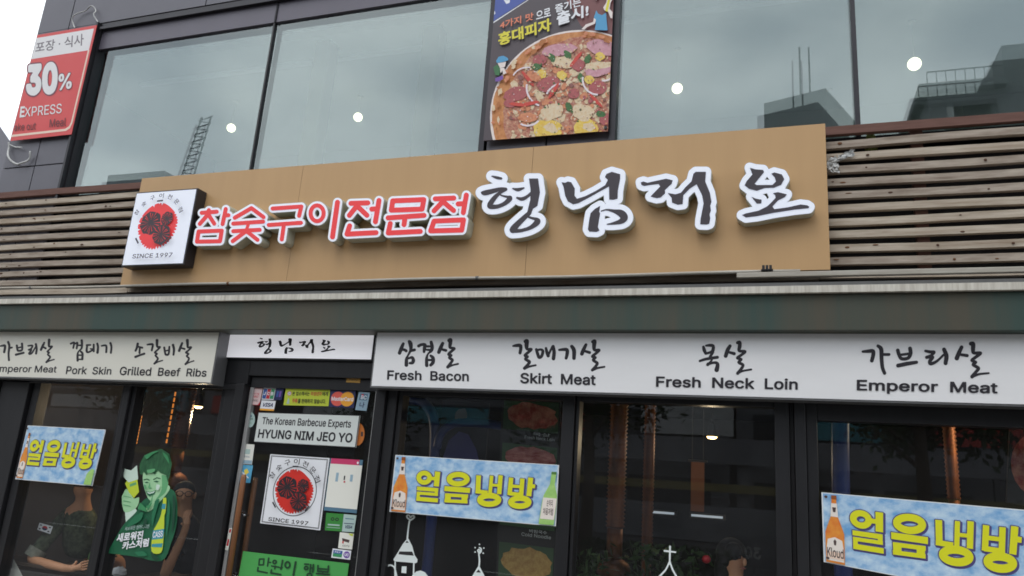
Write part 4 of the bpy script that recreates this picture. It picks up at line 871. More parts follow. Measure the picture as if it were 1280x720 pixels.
sticker('blue_sticker', [Ze(168, 130), Ze(238, 134), Ze(222, 228), Ze(150, 222)], 'cyan', 'bright blue sticker behind the top of the wooden door handle', lambda P: (P.uv([(.4, .3), (.6, .2), (.8, .4), (.55, .6)], 'yellow'), P.uv([(.15, .3), (.85, .7), (.82, .76), (.12, .36)], 'poster_white')))
def menu(P):
    P.rect(.03, 0, .9, .105, 'hotpink'); P.rect(.02, .105, 1, .93, 'paper'); P.rect(.24, .27, .32, .44, 'st_sky'); P.rect(.68, .29, .76, .42, 'st_sky'); P.rect(.49, .32, .53, .4, 'ink2'); P.rect(.5, .42, .55, .45, 'st_red')
    P.uvloops([[(.86+.03*math.cos(t/12*6.283), .06+.025*math.sin(t/12*6.283)) for t in range(12)]], 'poster_white')
sticker('paper_notice', [Ze(648, 96), Ze(820, 106), Ze(786, 388), Ze(612, 372)], 'st_teal', 'cream paper notice with pink header beside the door logo poster', menu, 'notice')
sticker('review_sticker', [Ze(626, 385), Ze(718, 392), Ze(706, 484), Ze(618, 478)], 'tgreen', 'square green review sticker below the cream paper notice', lambda P: (P.uvloops([[(.4+.11*math.cos(t/12*6.283), .33+.1*math.sin(t/12*6.283)) for t in range(12)], [(.4+.06*math.cos(t/12*6.283), .33+.05*math.sin(t/12*6.283)) for t in range(12)]], 'ink2'), P.uvloops([[(.66+.11*math.cos(t/12*6.283), .33+.1*math.sin(t/12*6.283)) for t in range(12)], [(.66+.06*math.cos(t/12*6.283), .33+.05*math.sin(t/12*6.283)) for t in range(12)]], 'ink2'), P.rect(.15, .62, .85, .70, 'mint'), P.rect(.1, .8, .9, .83, 'mint')))
sticker('card_sticker', [Ze(719, 392), Ze(786, 398), Ze(772, 488), Ze(708, 484)], 'mint', 'pale grey card sticker right of the green review sticker', lambda P: (P.rect(.15, .22, .85, .27, 'st_teal'), P.rect(.1, .5, .9, .54, 'st_navy'), P.text('VISA', .25, .62, .8, .8, 'st_navy', .02, 0, .3)))
sticker('camera_notice', [Ze(698, 488), Ze(772, 496), Ze(762, 580), Ze(688, 572)], 'paper', 'white security camera notice low on right of the door', lambda P: (P.uv([(.2, .35), (.75, .42), (.72, .6), (.25, .52)], 'brown_ink'), P.rect(.25, .52, .36, .68, 'st_red'), P.text('CCTV', .3, .76, .8, .86, 'ink2', .01), P.uv([(.6, .02), (.95, .02), (.95, .18), (.75, .12)], 'st_lime')))
sticker('pay_sticker', [Ze(660, 574), Ze(758, 586), Ze(752, 634), Ze(652, 622)], 'poster_white', 'wide white payment sticker with blue badge above green poster', lambda P: (P.rect(.06, .14, .55, .5, 'st_blue'), P.rect(.06, .5, .55, .86, 'st_green'), P.text('PAY', .15, .22, .46, .42, 'poster_white', .01), P.uvloops([[(.79+.17*math.cos(t/20*6.283), .5+.38*math.sin(t/20*6.283)) for t in range(20)]], 'cart_purple'), P.text('UC', .68, .34, .9, .66, 'poster_white', .03)))
sticker('red_tag', [Ze(112, 466), Ze(128, 467), Ze(106, 584), Ze(90, 583)], 'paper', 'narrow white and red tag on left edge strip of the door', lambda P: (P.rect(.2, .05, .8, .2, 'st_red'), P.rect(.2, .5, .8, .8, 'st_red')), y=.056)
Zf = ZT(300, 690, 8)
def gp(P):
    st = [ln((195, 72), (240, 70), (235, 128), (190, 130), (195, 72), r=9), ln((288, 62), (276, 140), r=9), ln((282, 102), (308, 104), r=8), ln((182, 155), (178, 190), (272, 208), r=9),
      ring(348, 100, 16, 16, 9), ln((318, 140), (390, 152), r=8), ln((354, 140), (350, 168), r=8), ln((428, 84), (412, 172), r=9), ln((402, 158), (425, 156), r=7), ln((318, 180), (312, 208), (410, 226), r=9),
      ring(478, 128, 24, 30, 9), ln((560, 100), (536, 230), r=10),
      ln((650, 120), (692, 122), r=8), ring(666, 160, 18, 16, 8), ln((712, 126), (704, 196), r=8), ln((712, 158), (734, 160), r=7), ln((740, 126), (732, 200), r=9), ring(700, 232, 24, 20, 8),
      ln((786, 135), (782, 190), (885, 200), (890, 140), r=9), ln((784, 165), (886, 172), r=8), ln((835, 196), (832, 214), r=8), ln((772, 214), (900, 226), r=9)]
    for s in st: P.loops(contours(xf([s], Zf), [], 0, .22, False), 'dkgreen')
sticker('green_poster', [Ze(186, 588), Ze(746, 654), Ze(705, 960), Ze(130, 890)], 'pgreen', 'large green poster with dark lettering at bottom of the door glass', gp, 'poster')

# ------------------------------------------------------------------ doodle decals on the shop windows
yk = GY_LO-.006
Zg = ZT(470, 635, 8.473)
def decal(name, st, po, label):
    P = Print([(0, 0)]*4, yk, None); P.lay = 0
    for s, mm in st+po:
        P.loops(s, mm)
    P.build(name, label, 'decal', group='white window doodles')
C = lambda st, po=(), g=0, sm=True: contours(xf(st, Zg), xp(po, Zg), g, .15, sm)
decal('castle_decal', [(C([[(362, 128, 9), (330, 100, 9), (332, 78, 8), (352, 78, 8), (364, 100, 8), (382, 84, 8), (400, 84, 9), (402, 104, 9), (362, 130, 9)], [(354, 140, 9), (342, 220, 8), (332, 325, 9)]]), 'doodle')],
   [(C([], [[(330, 325), (345, 325), (385, 405), (410, 500), (440, 545), (436, 575), (420, 585), (330, 575), (195, 565), (185, 545), (232, 470), (285, 380)]]), 'doodle'), (C([], [[(328, 346), (312, 368), (348, 368)], [(248, 460), (385, 462), (402, 505), (330, 500), (238, 490)]]), 'wall_dark'),
    (C([[(204, 575, 8), (202, 740, 8)], [(402, 580, 8), (398, 740, 8)]]), 'doodle'), (C([], [[(275, 618), (325, 618), (322, 692), (270, 686)]]), 'doodle'), (C([[(62, 745, 8), (90, 660, 8), (130, 612, 9), (165, 607, 9), (200, 640, 8), (225, 745, 8)]]), 'doodle'), (C([], [[(372, 745), (390, 705), (430, 672), (475, 662), (520, 680), (552, 720), (556, 745)]]), 'doodle')],
   'white castle doodle with heart finial on window right of the door')
decal('tower_decal', [(C([[(1088, 470, 8), (1078, 450, 8), (1092, 438, 7), (1100, 455, 7), (1090, 480, 9), (1112, 462, 8), (1112, 430, 7), (1095, 420, 7)], [(1090, 490, 8), (1096, 560, 8), (1090, 630, 9)], [(1096, 384, 8)], [(1050, 420, 8)], [(1142, 424, 8)], [(1050, 466, 8)], [(1135, 478, 8)]]), 'doodle')],
   [(C([], [[(1080, 620), (1098, 620), (1165, 745), (1005, 745)]]), 'doodle'), (C([], [[(1086, 650), (1060, 682), (1112, 684)]]), 'wall_dark')], 'white tower doodle with a spiral finial and dots, beside the castle doodle')
Zg = ZT(700, 550, 4.129)
decal('church_decal', [(C([[(568, 550, 5), (566, 640, 4)], [(540, 572, 5), (596, 579, 4)], [(566, 625, 4), (545, 670, 4.5), (505, 712, 5)], [(566, 625, 4), (582, 670, 4.5), (606, 712, 5)]]), 'doodle')], [], 'white church steeple doodle with cross on wide dark window')

# ------------------------------------------------------------------ printed cut-out of a man on the left window
mat('co_dark', (24, 92, 62), .5, var=(14, .5, (30, 108, 72))); mat('co_mid', (60, 140, 90), .5); mat('co_light', (168, 214, 168), .5, var=(10, .5, (140, 196, 148))); mat('co_hair', (24, 74, 46), .5, var=((60, 60, 14), .8, (52, 112, 70))); mat('co_foam', (206, 228, 214), .5); mat('co_lime', (196, 214, 60), .5); mat('co_blue', (60, 150, 170), .5); mat('co_shade', (100, 170, 118), .5)
Zh = ZT(120, 540, 4)
P = Print([(0, 0)]*4, GY_LO-.012, None)
def cp(pts, mm, sm=True):
    q = catmull([(x, y, 0) for x, y in pts+[pts[0]]], 4) if sm else [(x, y, 0) for x, y in pts]
    P.pxs([Zh(x, y) for x, y, _ in q][:-1 if sm else None], mm, False)
cp([(145, 400), (195, 375), (205, 395), (150, 462)], 'co_foam', False)
cp([(55, 606), (120, 492), (150, 450), (200, 400), (228, 352), (258, 328), (330, 292), (385, 290), (406, 350), (404, 455), (378, 550), (330, 644), (200, 624), (110, 612)], 'co_dark')
cp([(130, 322), (150, 285), (166, 300), (190, 332), (216, 328), (204, 376), (150, 402), (132, 368)], 'co_light')
cp([(146, 258), (160, 236), (206, 230), (216, 300), (190, 330), (165, 302)], 'co_lime', False); cp([(132, 166), (150, 186), (176, 192), (206, 166), (212, 236), (164, 252), (140, 226)], 'co_foam', False); cp([(168, 262), (200, 250), (204, 262), (172, 274)], 'co_shade', False)
for y in (318, 342, 362): cp([(138, y), (176, y+8), (176, y+11), (138, y+4)], 'co_shade', False)
cp([(296, 330), (356, 268), (368, 292), (300, 372), (262, 398), (254, 378)], 'co_light')
cp([(236, 204), (262, 188), (330, 198), (356, 215), (363, 255), (352, 300), (322, 326), (286, 346), (264, 334), (250, 300), (238, 260)], 'co_light')
cp([(330, 215), (356, 222), (362, 258), (350, 300), (322, 326), (300, 340), (330, 290)], 'co_shade'); cp([(290, 300), (258, 398), (254, 392), (284, 345)], 'co_shade', False)
cp([(240, 237), (258, 232), (272, 240), (270, 244), (256, 238), (242, 243)], 'co_hair', False); cp([(288, 236), (308, 226), (326, 232), (326, 236), (308, 231), (290, 241)], 'co_hair', False)
cp([(244, 252), (258, 248), (268, 254), (256, 256)], 'co_dark', False); cp([(290, 248), (306, 243), (320, 248), (306, 252)], 'co_dark', False); cp([(272, 250), (264, 278), (274, 286), (284, 280), (276, 276)], 'co_shade', False)
cp([(254, 296), (274, 300), (304, 290), (296, 310), (272, 322), (260, 314)], 'co_dark', False); cp([(258, 299), (274, 303), (300, 294), (292, 304), (272, 310), (262, 306)], 'co_foam', False)
cp([(222, 206), (222, 160), (245, 116), (290, 96), (330, 84), (370, 110), (383, 160), (373, 216), (362, 250), (354, 216), (330, 206), (312, 192), (298, 212), (272, 196), (256, 216), (242, 198), (232, 216)], 'co_hair', False)
cp([(340, 330), (356, 334), (352, 400), (346, 420), (345, 480), (342, 530), (330, 602), (282, 596), (290, 500), (308, 462), (330, 410)], 'co_lime'); cp([(290, 492), (346, 484), (340, 532), (284, 538)], 'co_blue', False); cp([(336, 358), (354, 360), (350, 386), (332, 384)], 'co_blue', False); cp([(284, 560), (338, 556), (334, 576), (282, 574)], 'co_blue', False)
def tp(s, a, b, c, d, mm, bold=.02): P.textpx(s, [Zh(*a), Zh(*b), Zh(*c), Zh(*d)], mm, bold)
tp('CASS', (290, 498), (340, 492), (338, 524), (287, 530), 'poster_white'); tp('새로워진 썸머에디션', (152, 472), (272, 460), (270, 480), (148, 494), 'mint', .008)
tp('새로워진', (114, 508), (244, 492), (238, 534), (106, 552), 'poster_white', .04); tp('카스처럼', (142, 548), (272, 530), (266, 572), (134, 590), 'poster_white', .04)
mat('co_fold', (34, 114, 78), .5); mat('co_deep', (16, 68, 48), .5)
cp([(300, 345), (322, 338), (300, 420), (288, 470), (284, 420)], 'co_fold'); cp([(390, 310), (402, 350), (398, 440), (384, 500), (388, 400)], 'co_deep'); cp([(200, 420), (240, 400), (230, 440), (180, 470), (160, 470)], 'co_fold'); cp([(366, 330), (376, 380), (368, 470), (356, 520), (360, 420)], 'co_fold')
cp([(250, 430), (262, 440), (250, 470), (238, 476)], 'co_deep'); cp([(280, 600), (300, 612), (322, 634), (290, 632)], 'co_deep'); cp([(200, 600), (240, 596), (262, 616), (220, 620)], 'co_fold')
cp([(262, 190), (300, 184), (296, 200), (266, 206)], 'co_shade'); cp([(246, 262), (258, 268), (256, 288), (248, 280)], 'co_shade'); cp([(310, 262), (326, 266), (320, 290), (306, 284)], 'co_foam')
cp([(250, 120), (290, 100), (320, 96), (290, 112), (262, 136)], 'co_mid'); cp([(340, 100), (366, 122), (374, 160), (360, 140), (346, 118)], 'co_mid'); cp([(258, 372), (290, 352), (270, 392)], 'co_mid', False); cp([(228, 352), (258, 380), (262, 400), (216, 384)], 'co_mid', False)
P.build('standing_cutout', 'green printed cut-out of laughing man raising a frothy drink on window', 'cutout')

# ------------------------------------------------------------------ inside: ducts, lamps, menu boards
def duct(px0, py0, px1, py1, y, rad, label, z1=2.72, mm='copper'):
    a, b = W(px0, py0, y), W(px1, py1, y); x = (a.x+b.x)/2; m = MB(); n = int((z1-b.z)/.03); pts = []; rads = []
    for i in range(n*2+1): pts.append((x, y, z1-(z1-b.z)*i/(2*n))); rads.append(rad*(1. if i % 2 else .80))
    m.tube(pts, rad, mm, 14, rads=rads); m.tube([(x, y, b.z-.001), (x, y, b.z-.25)], rad*.8, mm, 14); m.ellipsoid((x, y, b.z-.3), (rad*1.8, rad*1.8, .09), mm, 14, 7)
    tag(m.build('extraction_duct', smooth=True), label, 'duct', 'copper extraction ducts')
duct(775, 500, 768, 660, 1.0, .075, 'thickest copper ribbed extraction duct, behind wide dark window right of post')
duct(815, 500, 806, 690, 1.5, .05, 'slimmer copper duct just right of the thickest ribbed duct')
duct(238, 480, 222, 560, .9, .075, 'copper ribbed extraction duct above the green cut-out man')
duct(1187, 515, 1190, 625, 1.2, .045, 'thin copper duct above the largest blue banner')
def pendant(px, py, y, label, r=.06, en=8):
    p = W(px, py, y); t = thing('pendant_lamp', label, 'lamp', (p.x, y, p.z), 'pendant lamps in the restaurant')
    m = MB(); m.tube([(p.x, y, p.z+.12), (p.x, y, p.z+.09), (p.x, y, p.z+.03), (p.x, y, p.z)], r, 'lamp_metal', 14, cap=False, rads=[.015, .03, r*.8, r]); m.build('lamp_shade', t, smooth=True)
    m = MB(); m.tube([(p.x, y, 2.71), (p.x, y, p.z+.12)], .006, 'lamp_metal', 6); m.build('cord', t)
    m = MB(); m.ellipsoid((p.x, y, p.z), (r*.85, r*.85, .02), 'warm_lamp', 14, 6); m.build('bulb', t, smooth=True)
    pl = bpy.data.lights.new('lamp_light', 'POINT'); pl.energy = en; pl.color = (1, .78, .5); pl.shadow_soft_size = .05; po_ = bpy.data.objects.new('lamp_light', pl); COL.objects.link(po_); po_.parent = t; po_.location = (0, 0, -.1)
pendant(248, 508, 1.05, 'lit pendant lamp behind window above the green cut-out man', r=.05, en=17); pendant(890, 546, 2.2, 'lit pendant lamp deep behind the wide dark window', .055); pendant(1277, 519, 1.0, 'lit pendant lamp at the right frame edge above largest banner')
def led(px0, py0, px1, py1, y, label):
    a, b = W(px0, py0, y), W(px1, py1, y); x = (a.x+b.x)/2; m = MB(); n = 9
    for i in range(n): z = a.z+(b.z-a.z)*i/n; m.box(x-.005, x+.005, y, y+.01, z, z-(a.z-b.z)/n*.7, 'led')
    tag(m.build('light_string', fix=True), label, 'light string', 'amber light strings')
led(167, 490, 153, 556, 1.2, 'longer amber light string behind window above the cut-out man'); led(176, 520, 170, 556, 1.3, 'short amber light string between the longer string and the copper duct')
led(221, 490, 205, 556, .75, 'amber light string right against the left copper duct')
def curvepipe(pts, y, r, label):
    q = catmull([(x, yy, 0) for x, yy in pts], 6); m = MB(); m.tube([W(x, yy, y) for x, yy, _ in q], r, 'blue_duct', 12); tag(m.build('blue_pipe', smooth=True), label, 'pipe', 'blue pipes in the restaurant')
curvepipe([(495, 500), (522, 500), (536, 510), (543, 530), (543, 570), (540, 640), (532, 730)], .7, .042, 'blue pipe bending down behind window just right of the door')
curvepipe([(546, 560), (552, 540), (570, 529), (600, 529), (640, 534), (672, 540)], .68, .034, 'blue pipe branching to the right behind the middle ice banner')
curvepipe([(1051, 470), (1051, 600), (1055, 740)], .5, .055, 'straight blue upright pipe behind the left end of the largest banner')
mat('meat', (176, 66, 52), .6, var=(16, 1., (226, 150, 120), .25)); mat('meat2', (150, 60, 56), .6, var=((9, 9, 30), .9, (214, 150, 140), .25)); mat('dish', (190, 160, 130), .6); mat('noodle', (212, 176, 100), .6, var=((40, 6, 40), .8, (170, 120, 60))); mat('board_dark', (40, 38, 36), .6); mat('leaf_print', (60, 90, 56), .6); mat('plate', (150, 100, 80), .5)
ym = .42
MBd = thing('menu_board', 'tall printed menu board with meat photos behind window right of the door', 'menu board', (W(664, 600, ym).x, ym, 1.5))
P = Print([(628, 470), (702, 476), (693, 735), (620, 725)], ym, 'board_dark', .02)
def ph(v0, v1, mm, txt, ko):
    P.rect(.04, v0, .97, v1, 'leaf_print'); n = 26; rr = random.Random(int(v0*100))
    P.uvloops([[(.52+.44*math.cos(t/n*6.283)*(1+rr.uniform(-.1, .05)), (v0+v1)/2+(v1-v0)*.42*math.sin(t/n*6.283)*(1+rr.uniform(-.1, .1))) for t in range(n)]], mm)
    P.text(ko, .55, v1+.004, .85, v1+.02, 'paper_grey', .008); P.text(txt, .42, v1+.024, .92, v1+.04, 'paper_grey', .002)
ph(0, .055, 'meat', 'Fresh Bacon', '삼겹살'); ph(.115, .27, 'meat', 'Fresh Neck Loin', '목살'); ph(.34, .46, 'meat2', 'Emperor Meat', '가브리살'); ph(.55, .74, 'dish', 'Cold Noodle', '비빔국수'); ph(.82, .99, 'noodle', 'Cold Noodle', '물냉면')
P.build('printed_face', parent=MBd)
m = MB(); a = W(664, 600, ym); m.box(a.x-.2, a.x+.2, ym+.03, ym+.07, .05, 1.0, 'board_dark'); m.build('stand', MBd)
P = Print([(1262, 535), (1330, 540), (1326, 640), (1258, 628)], .6, 'board_dark', .02)
P.uvloops([[(.55+.5*math.cos(t/20*6.283), .45+.42*math.sin(t/20*6.283)) for t in range(20)]], 'meat'); P.build('food_poster', 'orange red food poster inside the rightmost window', 'poster')
mat('poster_night', (30, 28, 40), .6); mat('poster_skin', (200, 150, 130), .6); mat('poster_lilac', (110, 110, 190), .6)
P = Print([(553, 500), (612, 504), (606, 590), (547, 584)], .9, 'poster_night', .01)
P.uv([(.1, .85), (.2, .6), (.4, .45), (.6, .48), (.8, .7), (.9, .95)], 'poster_lilac'); P.uvloops([[(.42+.13*math.cos(t/16*6.283), .22+.15*math.sin(t/16*6.283)) for t in range(16)]], 'poster_skin'); P.uv([(.28, .2), (.3, .05), (.5, .02), (.58, .14), (.5, .1), (.36, .12)], 'board_dark')
P.build('film_poster', 'dark poster with figure in lilac behind the blue pipes', 'poster')

# tables
def table(x0, x1, y0, y1, z, label):
    t = thing('dining_table', label, 'table', ((x0+x1)/2, (y0+y1)/2, .05), 'tables by the windows')
    m = MB(); m.box(x0, x1, y0, y1, z-.03, z, 'table_top'); m.build('tabletop', t, bevel=.006)
    for x in (x0+.06, x1-.06):
        for y in (y0+.06, y1-.06): m = MB(); m.box(x-.02, x+.02, y-.02, y+.02, .05, z-.03, 'lamp_metal'); m.build('leg', t)
zT = W(10, 700, .25).z
table(-7.0, -5.35, .22, .55, zT, 'dark table under the soldier arm at lower left'); zT2 = W(150, 722, .3).z
table(-5.2, -4.25, .25, .9, zT2, 'table behind window with the green cut-out man'); table(.4, 2.2, .5, 1.2, .8, 'table behind the rightmost window')

# people
def skinned(name, joints, edges, mm, parent, root, sub=2):
    me = bpy.data.meshes.new(name); names = list(joints); base = Vector(parent.location)
    me.from_pydata([Vector(joints[k][:3])-base for k in names], [(names.index(a), names.index(b)) for a, b in edges], []); o = bpy.data.objects.new(name, me); COL.objects.link(o); o.parent = parent
    me.materials.append(MATS[mm]); sk = o.modifiers.new('skin', 'SKIN'); sk.use_smooth_shade = True
    for i, k in enumerate(names):
        r = joints[k][3]; me.skin_vertices[0].data[i].radius = r if isinstance(r, tuple) else (r, r); me.skin_vertices[0].data[i].use_root = (k == root)
    s = o.modifiers.new('subdivision', 'SUBSURF'); s.levels = sub; s.render_levels = sub
    dg = bpy.context.evaluated_depsgraph_get(); nm = bpy.data.meshes.new_from_object(o.evaluated_get(dg)); o.modifiers.clear(); o.data = nm; nm.name = name
    return o
def person(label, hip, shoulder_w, lean, head, arms, y, cloth, extra=None, sleeve=.6):
    "arms: list of (shoulder, elbow, wrist, fingertip) points; hip/head are points"
    t = thing('person', label, 'person', (hip.x, hip.y, .05))
    ch = hip.lerp(head, .60); nk = hip.lerp(head, .83); md = hip.lerp(head, .3)
    J = {'hip': (*hip, (.15, .11)), 'waist': (*md, (.15, .115)), 'chest': (*ch, (.17, .115)), 'neck': (*nk, .05), 'head_low': (*(nk.lerp(head, .62)), (.068, .074)), 'head_mid': (*head, (.086, .1)), 'head_top': (*(head+Vector((0, 0, .075))), .06)}
    Ed = [('hip', 'waist'), ('waist', 'chest'), ('chest', 'neck'), ('neck', 'head_low'), ('head_low', 'head_mid'), ('head_mid', 'head_top')]
    CJ = {'hip': (*hip, (.175, .135)), 'waist': (*md, (.18, .14)), 'chest': (*ch, (.20, .145)), 'collar': (*ch.lerp(nk, .95), .074)}; CE = [('hip', 'waist'), ('waist', 'chest'), ('chest', 'collar')]
    for s in (0, 1):                                   # thighs to the knees, feet on the floor
        kx = hip.x+(-.1 if s else .1); k = 'ab'[s]
        J['knee'+k] = (kx, hip.y-.02+.0, max(.45, hip.z-.05), .065); J['ankle'+k] = (kx, hip.y+.30, .12, .045); J['toe'+k] = (kx, hip.y+.42, .09, .035); J['knee'+k] = (kx, hip.y+.36, hip.z-.02, .065)
        Ed += [('hip', 'knee'+k), ('knee'+k, 'ankle'+k), ('ankle'+k, 'toe'+k)]
    for i, (sh, el, wr, ft) in enumerate(arms):
        n = str(i); J['sh'+n] = (*sh, .058); J['el'+n] = (*el, .045); J['wr'+n] = (*wr, .03); pm = wr.lerp(ft, .45); J['pm'+n] = (*pm, (.034, .02))
        Ed += [('chest', 'sh'+n), ('sh'+n, 'el'+n), ('el'+n, 'wr'+n), ('wr'+n, 'pm'+n)]
        d = (ft-wr).normalized(); sd = d.cross(Vector((0, 1, 0))).normalized()
        for f in range(4):
            b = pm+d*.025+sd*(.03-.02*f); J[f'f{f}{n}'] = (*b, .009); L_ = (.05, .06, .056, .042)[f]; J[f'g{f}{n}'] = (*(b+d*L_*.6+Vector((0, .008, 0))), .008); J[f'h{f}{n}'] = (*(b+d*L_+Vector((0, .022, 0))), .007)
            Ed += [('pm'+n, f'f{f}{n}'), (f'f{f}{n}', f'g{f}{n}'), (f'g{f}{n}', f'h{f}{n}')]
        b = wr.lerp(pm, .5)+sd*.03; J['t0'+n] = (*b, .011); J['t1'+n] = (*(b+sd*.025+d*.025), .010); Ed += [('wr'+n, 't0'+n), ('t0'+n, 't1'+n)]
        CJ['sh'+n] = (*sh, .075); CJ['el'+n] = (*sh.lerp(el, .5), .068); CJ['cf'+n] = (*sh.lerp(el, sleeve), .066); CE += [('chest', 'sh'+n), ('sh'+n, 'el'+n), ('el'+n, 'cf'+n)]
    skinned('body', J, Ed, 'skin', t, 'hip'); skinned('shirt', CJ, CE, cloth, t, 'hip')
    if sleeve:
        for (sh, el, wr, ft) in arms:
            m = MB(); a, b = sh.lerp(el, sleeve-.08), sh.lerp(el, min(sleeve+.1, 1)); m.tube([a, b], .078, 'cuff' if cloth == 'camo' else cloth, 16, cap=False, rads=[.08, .076]); m.build('cuff', t, smooth=True)
    return t
def hair(t, c, r, zmin=-.1, tilt=None):
    m = MB(); m.ellipsoid(c, r, 'hair', 18, 12, zmin, tilt); m.build('hair', t, smooth=True)
ysd = .37
sh, el, wr, ft = W(64, 638, ysd), W(27, 703, ysd-.12), W(88, 712, ysd-.2), W(112, 705, ysd-.16)
hp = W(95, 735, ysd+.28); hp.z = .70; hd = W(104, 611, ysd+.12)
so_ = person('soldier seated at window in camouflage shirt with rolled sleeve and white flag patch', hp, .2, 0, hd, [(sh+Vector((.06, .12, -.03)), el+Vector((.02, .06, .02)), wr, ft)], ysd, 'camo', sleeve=.85)
hair(so_, hd+Vector((0, .015, .03)), (.088, .1, .09))
# flag patch: white with red and blue disc and black bars
cfl = W(57, 660, ysd-.06)
P = Print([(49.5, 653.5), (66, 658), (62.5, 667.5), (46.5, 662)], ysd-.065, 'poster_white', .003)
def half(c0_, c1_, mm, top):
    an = [math.pi*i/14+(0 if top else math.pi) for i in range(15)]; P.uvloops([[(.5+.2*math.cos(a), .5-.3*math.sin(a)) for a in an]], mm)
half(0, 0, 'st_red', True); half(0, 0, 'st_navy', False)
for u, v in ((.16, .24), (.84, .24), (.16, .76), (.84, .76)): P.uv([(u-.07, v-.08), (u+.07, v-.08), (u+.07, v+.08), (u-.07, v+.08)], 'ink2')
P.build('flag_patch', parent=so_)
y2 = .5
hd2 = W(230, 618, y2); el2 = W(205, 722, y2-.1); wr2 = W(233, 660, y2-.14); ft2 = W(233, 636, y2-.1)
hp2 = W(232, 740, y2+.2); hp2.z = .68
p2 = person('man in glasses behind the green cut-out with hand at his mouth', hp2, .2, 0, hd2, [(W(222, 672, y2+.06), el2, wr2, ft2)], y2, 'dark_cloth', sleeve=.45)
fb = (EYE-hd2); fb.z = 0; hair(p2, hd2-fb.normalized()*.03+Vector((0, 0, .03)), (.085, .085, .085), -.3)
fc = (EYE-hd2); fc.z = 0; fc.normalize(); sdv = Vector((-fc.y, fc.x, 0)); up_ = Vector((0, 0, 1))
m = MB()
for sx in (-.034, .034): m.tube([hd2+fc*.105+sdv*(sx+.027*math.cos(a/12*6.283))+up_*(.008+.022*math.sin(a/12*6.283)) for a in range(13)], .0035, 'box_black', 6, cap=False)
m.tube([hd2+fc*.107-sdv*.008+up_*.014, hd2+fc*.107+sdv*.008+up_*.014], .003, 'box_black', 6)
for k in (-1, 1): m.tube([hd2+fc*.104+sdv*.06*k+up_*.014, hd2+sdv*.09*k+up_*.012], .003, 'box_black', 6)
m.build('glasses', p2)
m = MB(); m.ellipsoid(hd2+fc*.1-up_*.02, (.014, .014, .026), 'skin', 10, 8); m.build('nose', p2, smooth=True)
for k in (-1, 1): m = MB(); m.ellipsoid(hd2+sdv*.088*k-up_*.005, (.014, .014, .03), 'skin', 10, 8); m.build('ear', p2, smooth=True)
mat('shirt_white', (206, 206, 214), .9); mat('shirt_lilac', (150, 140, 180), .9); mat('shirt_pink', (204, 150, 146), .9)
for (px, py), cl, lb in (((46, 629), 'shirt_lilac', 'lilac'), ((88, 630), 'shirt_white', 'white'), ((70, 622), 'dark_cloth', 'dark')):
    yb_ = 2.6 if cl != 'dark_cloth' else 3.4
    h_ = W(px, py, yb_); hh = Vector((h_.x, yb_+.05, h_.z-.78)); shp = h_+Vector((.17, .02, -.26))
    pp = person('customer in %s top seated further back behind the soldier' % lb, hh, .2, 0, h_, [(shp, shp+Vector((.03, -.05, -.28)), shp+Vector((-.1, -.25, -.3)), shp+Vector((-.2, -.3, -.3)))], yb_, cl, sleeve=.6)
    hair(pp, h_+Vector((0, .03, .03)), (.095, .1, .095), -.2)
y3 = .75
hd3 = W(918, 698, y3); hp3 = hd3.copy(); hp3.z -= .78; hp3.y += .08
p3 = person('dark haired woman in pale collar seated low behind the wide dark window', hp3, .2, 0, hd3, [(hd3+Vector((-.16, .08, -.26)), hd3+Vector((-.2, -.02, -.5)), hd3+Vector((-.02, -.14, -.58)), hd3+Vector((.12, -.16, -.58)))], y3, 'dark_cloth', sleeve=.7)
fd = Vector((.72, -.69, 0)); fs = Vector((.69, .72, 0))
m = MB(); m.ellipsoid(hd3-fd*.03+Vector((0, 0, .025)), (.105, .105, .11), 'hair', 18, 12); m.ellipsoid(hd3-fd*.07+Vector((0, 0, -.09)), (.09, .09, .15), 'hair', 16, 10); m.ellipsoid(hd3+fd*.04-fs*.045+Vector((0, 0, .05)), (.06, .06, .06), 'hair', 12, 8); m.build('hair', p3, smooth=True)
m = MB(); m.ellipsoid(hd3+fd*.098+Vector((0, 0, -.015)), (.013, .013, .025), 'skin', 10, 8); m.build('nose', p3, smooth=True)
for k in (-1, 1):
    m = MB(); m.ellipsoid(hd3+fd*.084+fs*.033*k+Vector((0, 0, .012)), (.013, .013, .007), 'box_black', 10, 6); m.ellipsoid(hd3+fd*.086+fs*.034*k+Vector((0, 0, .034)), (.018, .018, .005), 'hair', 10, 6); m.build('eye', p3, smooth=True)
m = MB(); m.ellipsoid(hd3+fd*.085+Vector((0, 0, -.055)), (.018, .018, .006), 'lips', 10, 6); m.build('mouth', p3, smooth=True)
m = MB(); c = hd3+Vector((0, .02, -.15)); m.tube([c+Vector((0, 0, -.03)), c+Vector((0, 0, .02))], .08, 'poster_white', 14, cap=False, rads=[.1, .066]); m.build('collar', p3, smooth=True)

# things on the tables
p = W(127, 712, .4)
t = thing('herb_planter', 'white ribbed planter of green herbs under the cut-out man', 'planter', (p.x, .4, zT2))
m = MB(); m.tube([(p.x, .4, zT2), (p.x, .4, zT2+.07), (p.x, .4, zT2+.1)], .09, 'pot_white', 20, rads=[.075, .085, .09]); m.build('pot', t, smooth=True)
m = MB(); rl = random.Random(8)
for i in range(110):
    a, r_, z = rl.uniform(0, 6.28), .09*math.sqrt(rl.random()), zT2+.1+rl.uniform(0, .07); c = Vector((p.x+r_*math.cos(a), .4+r_*math.sin(a), z)); d = Vector((rl.uniform(-1, 1), rl.uniform(-1, 1), rl.uniform(-.2, 1))).normalized()*.022; e = d.orthogonal().normalized()*.009
    m.face([c-d, c+e, c+d, c-e], 'leafgreen')
m.build('leaves', t, fix=False)
p = W(150, 714, .33)
m = MB(); rn = random.Random(2)
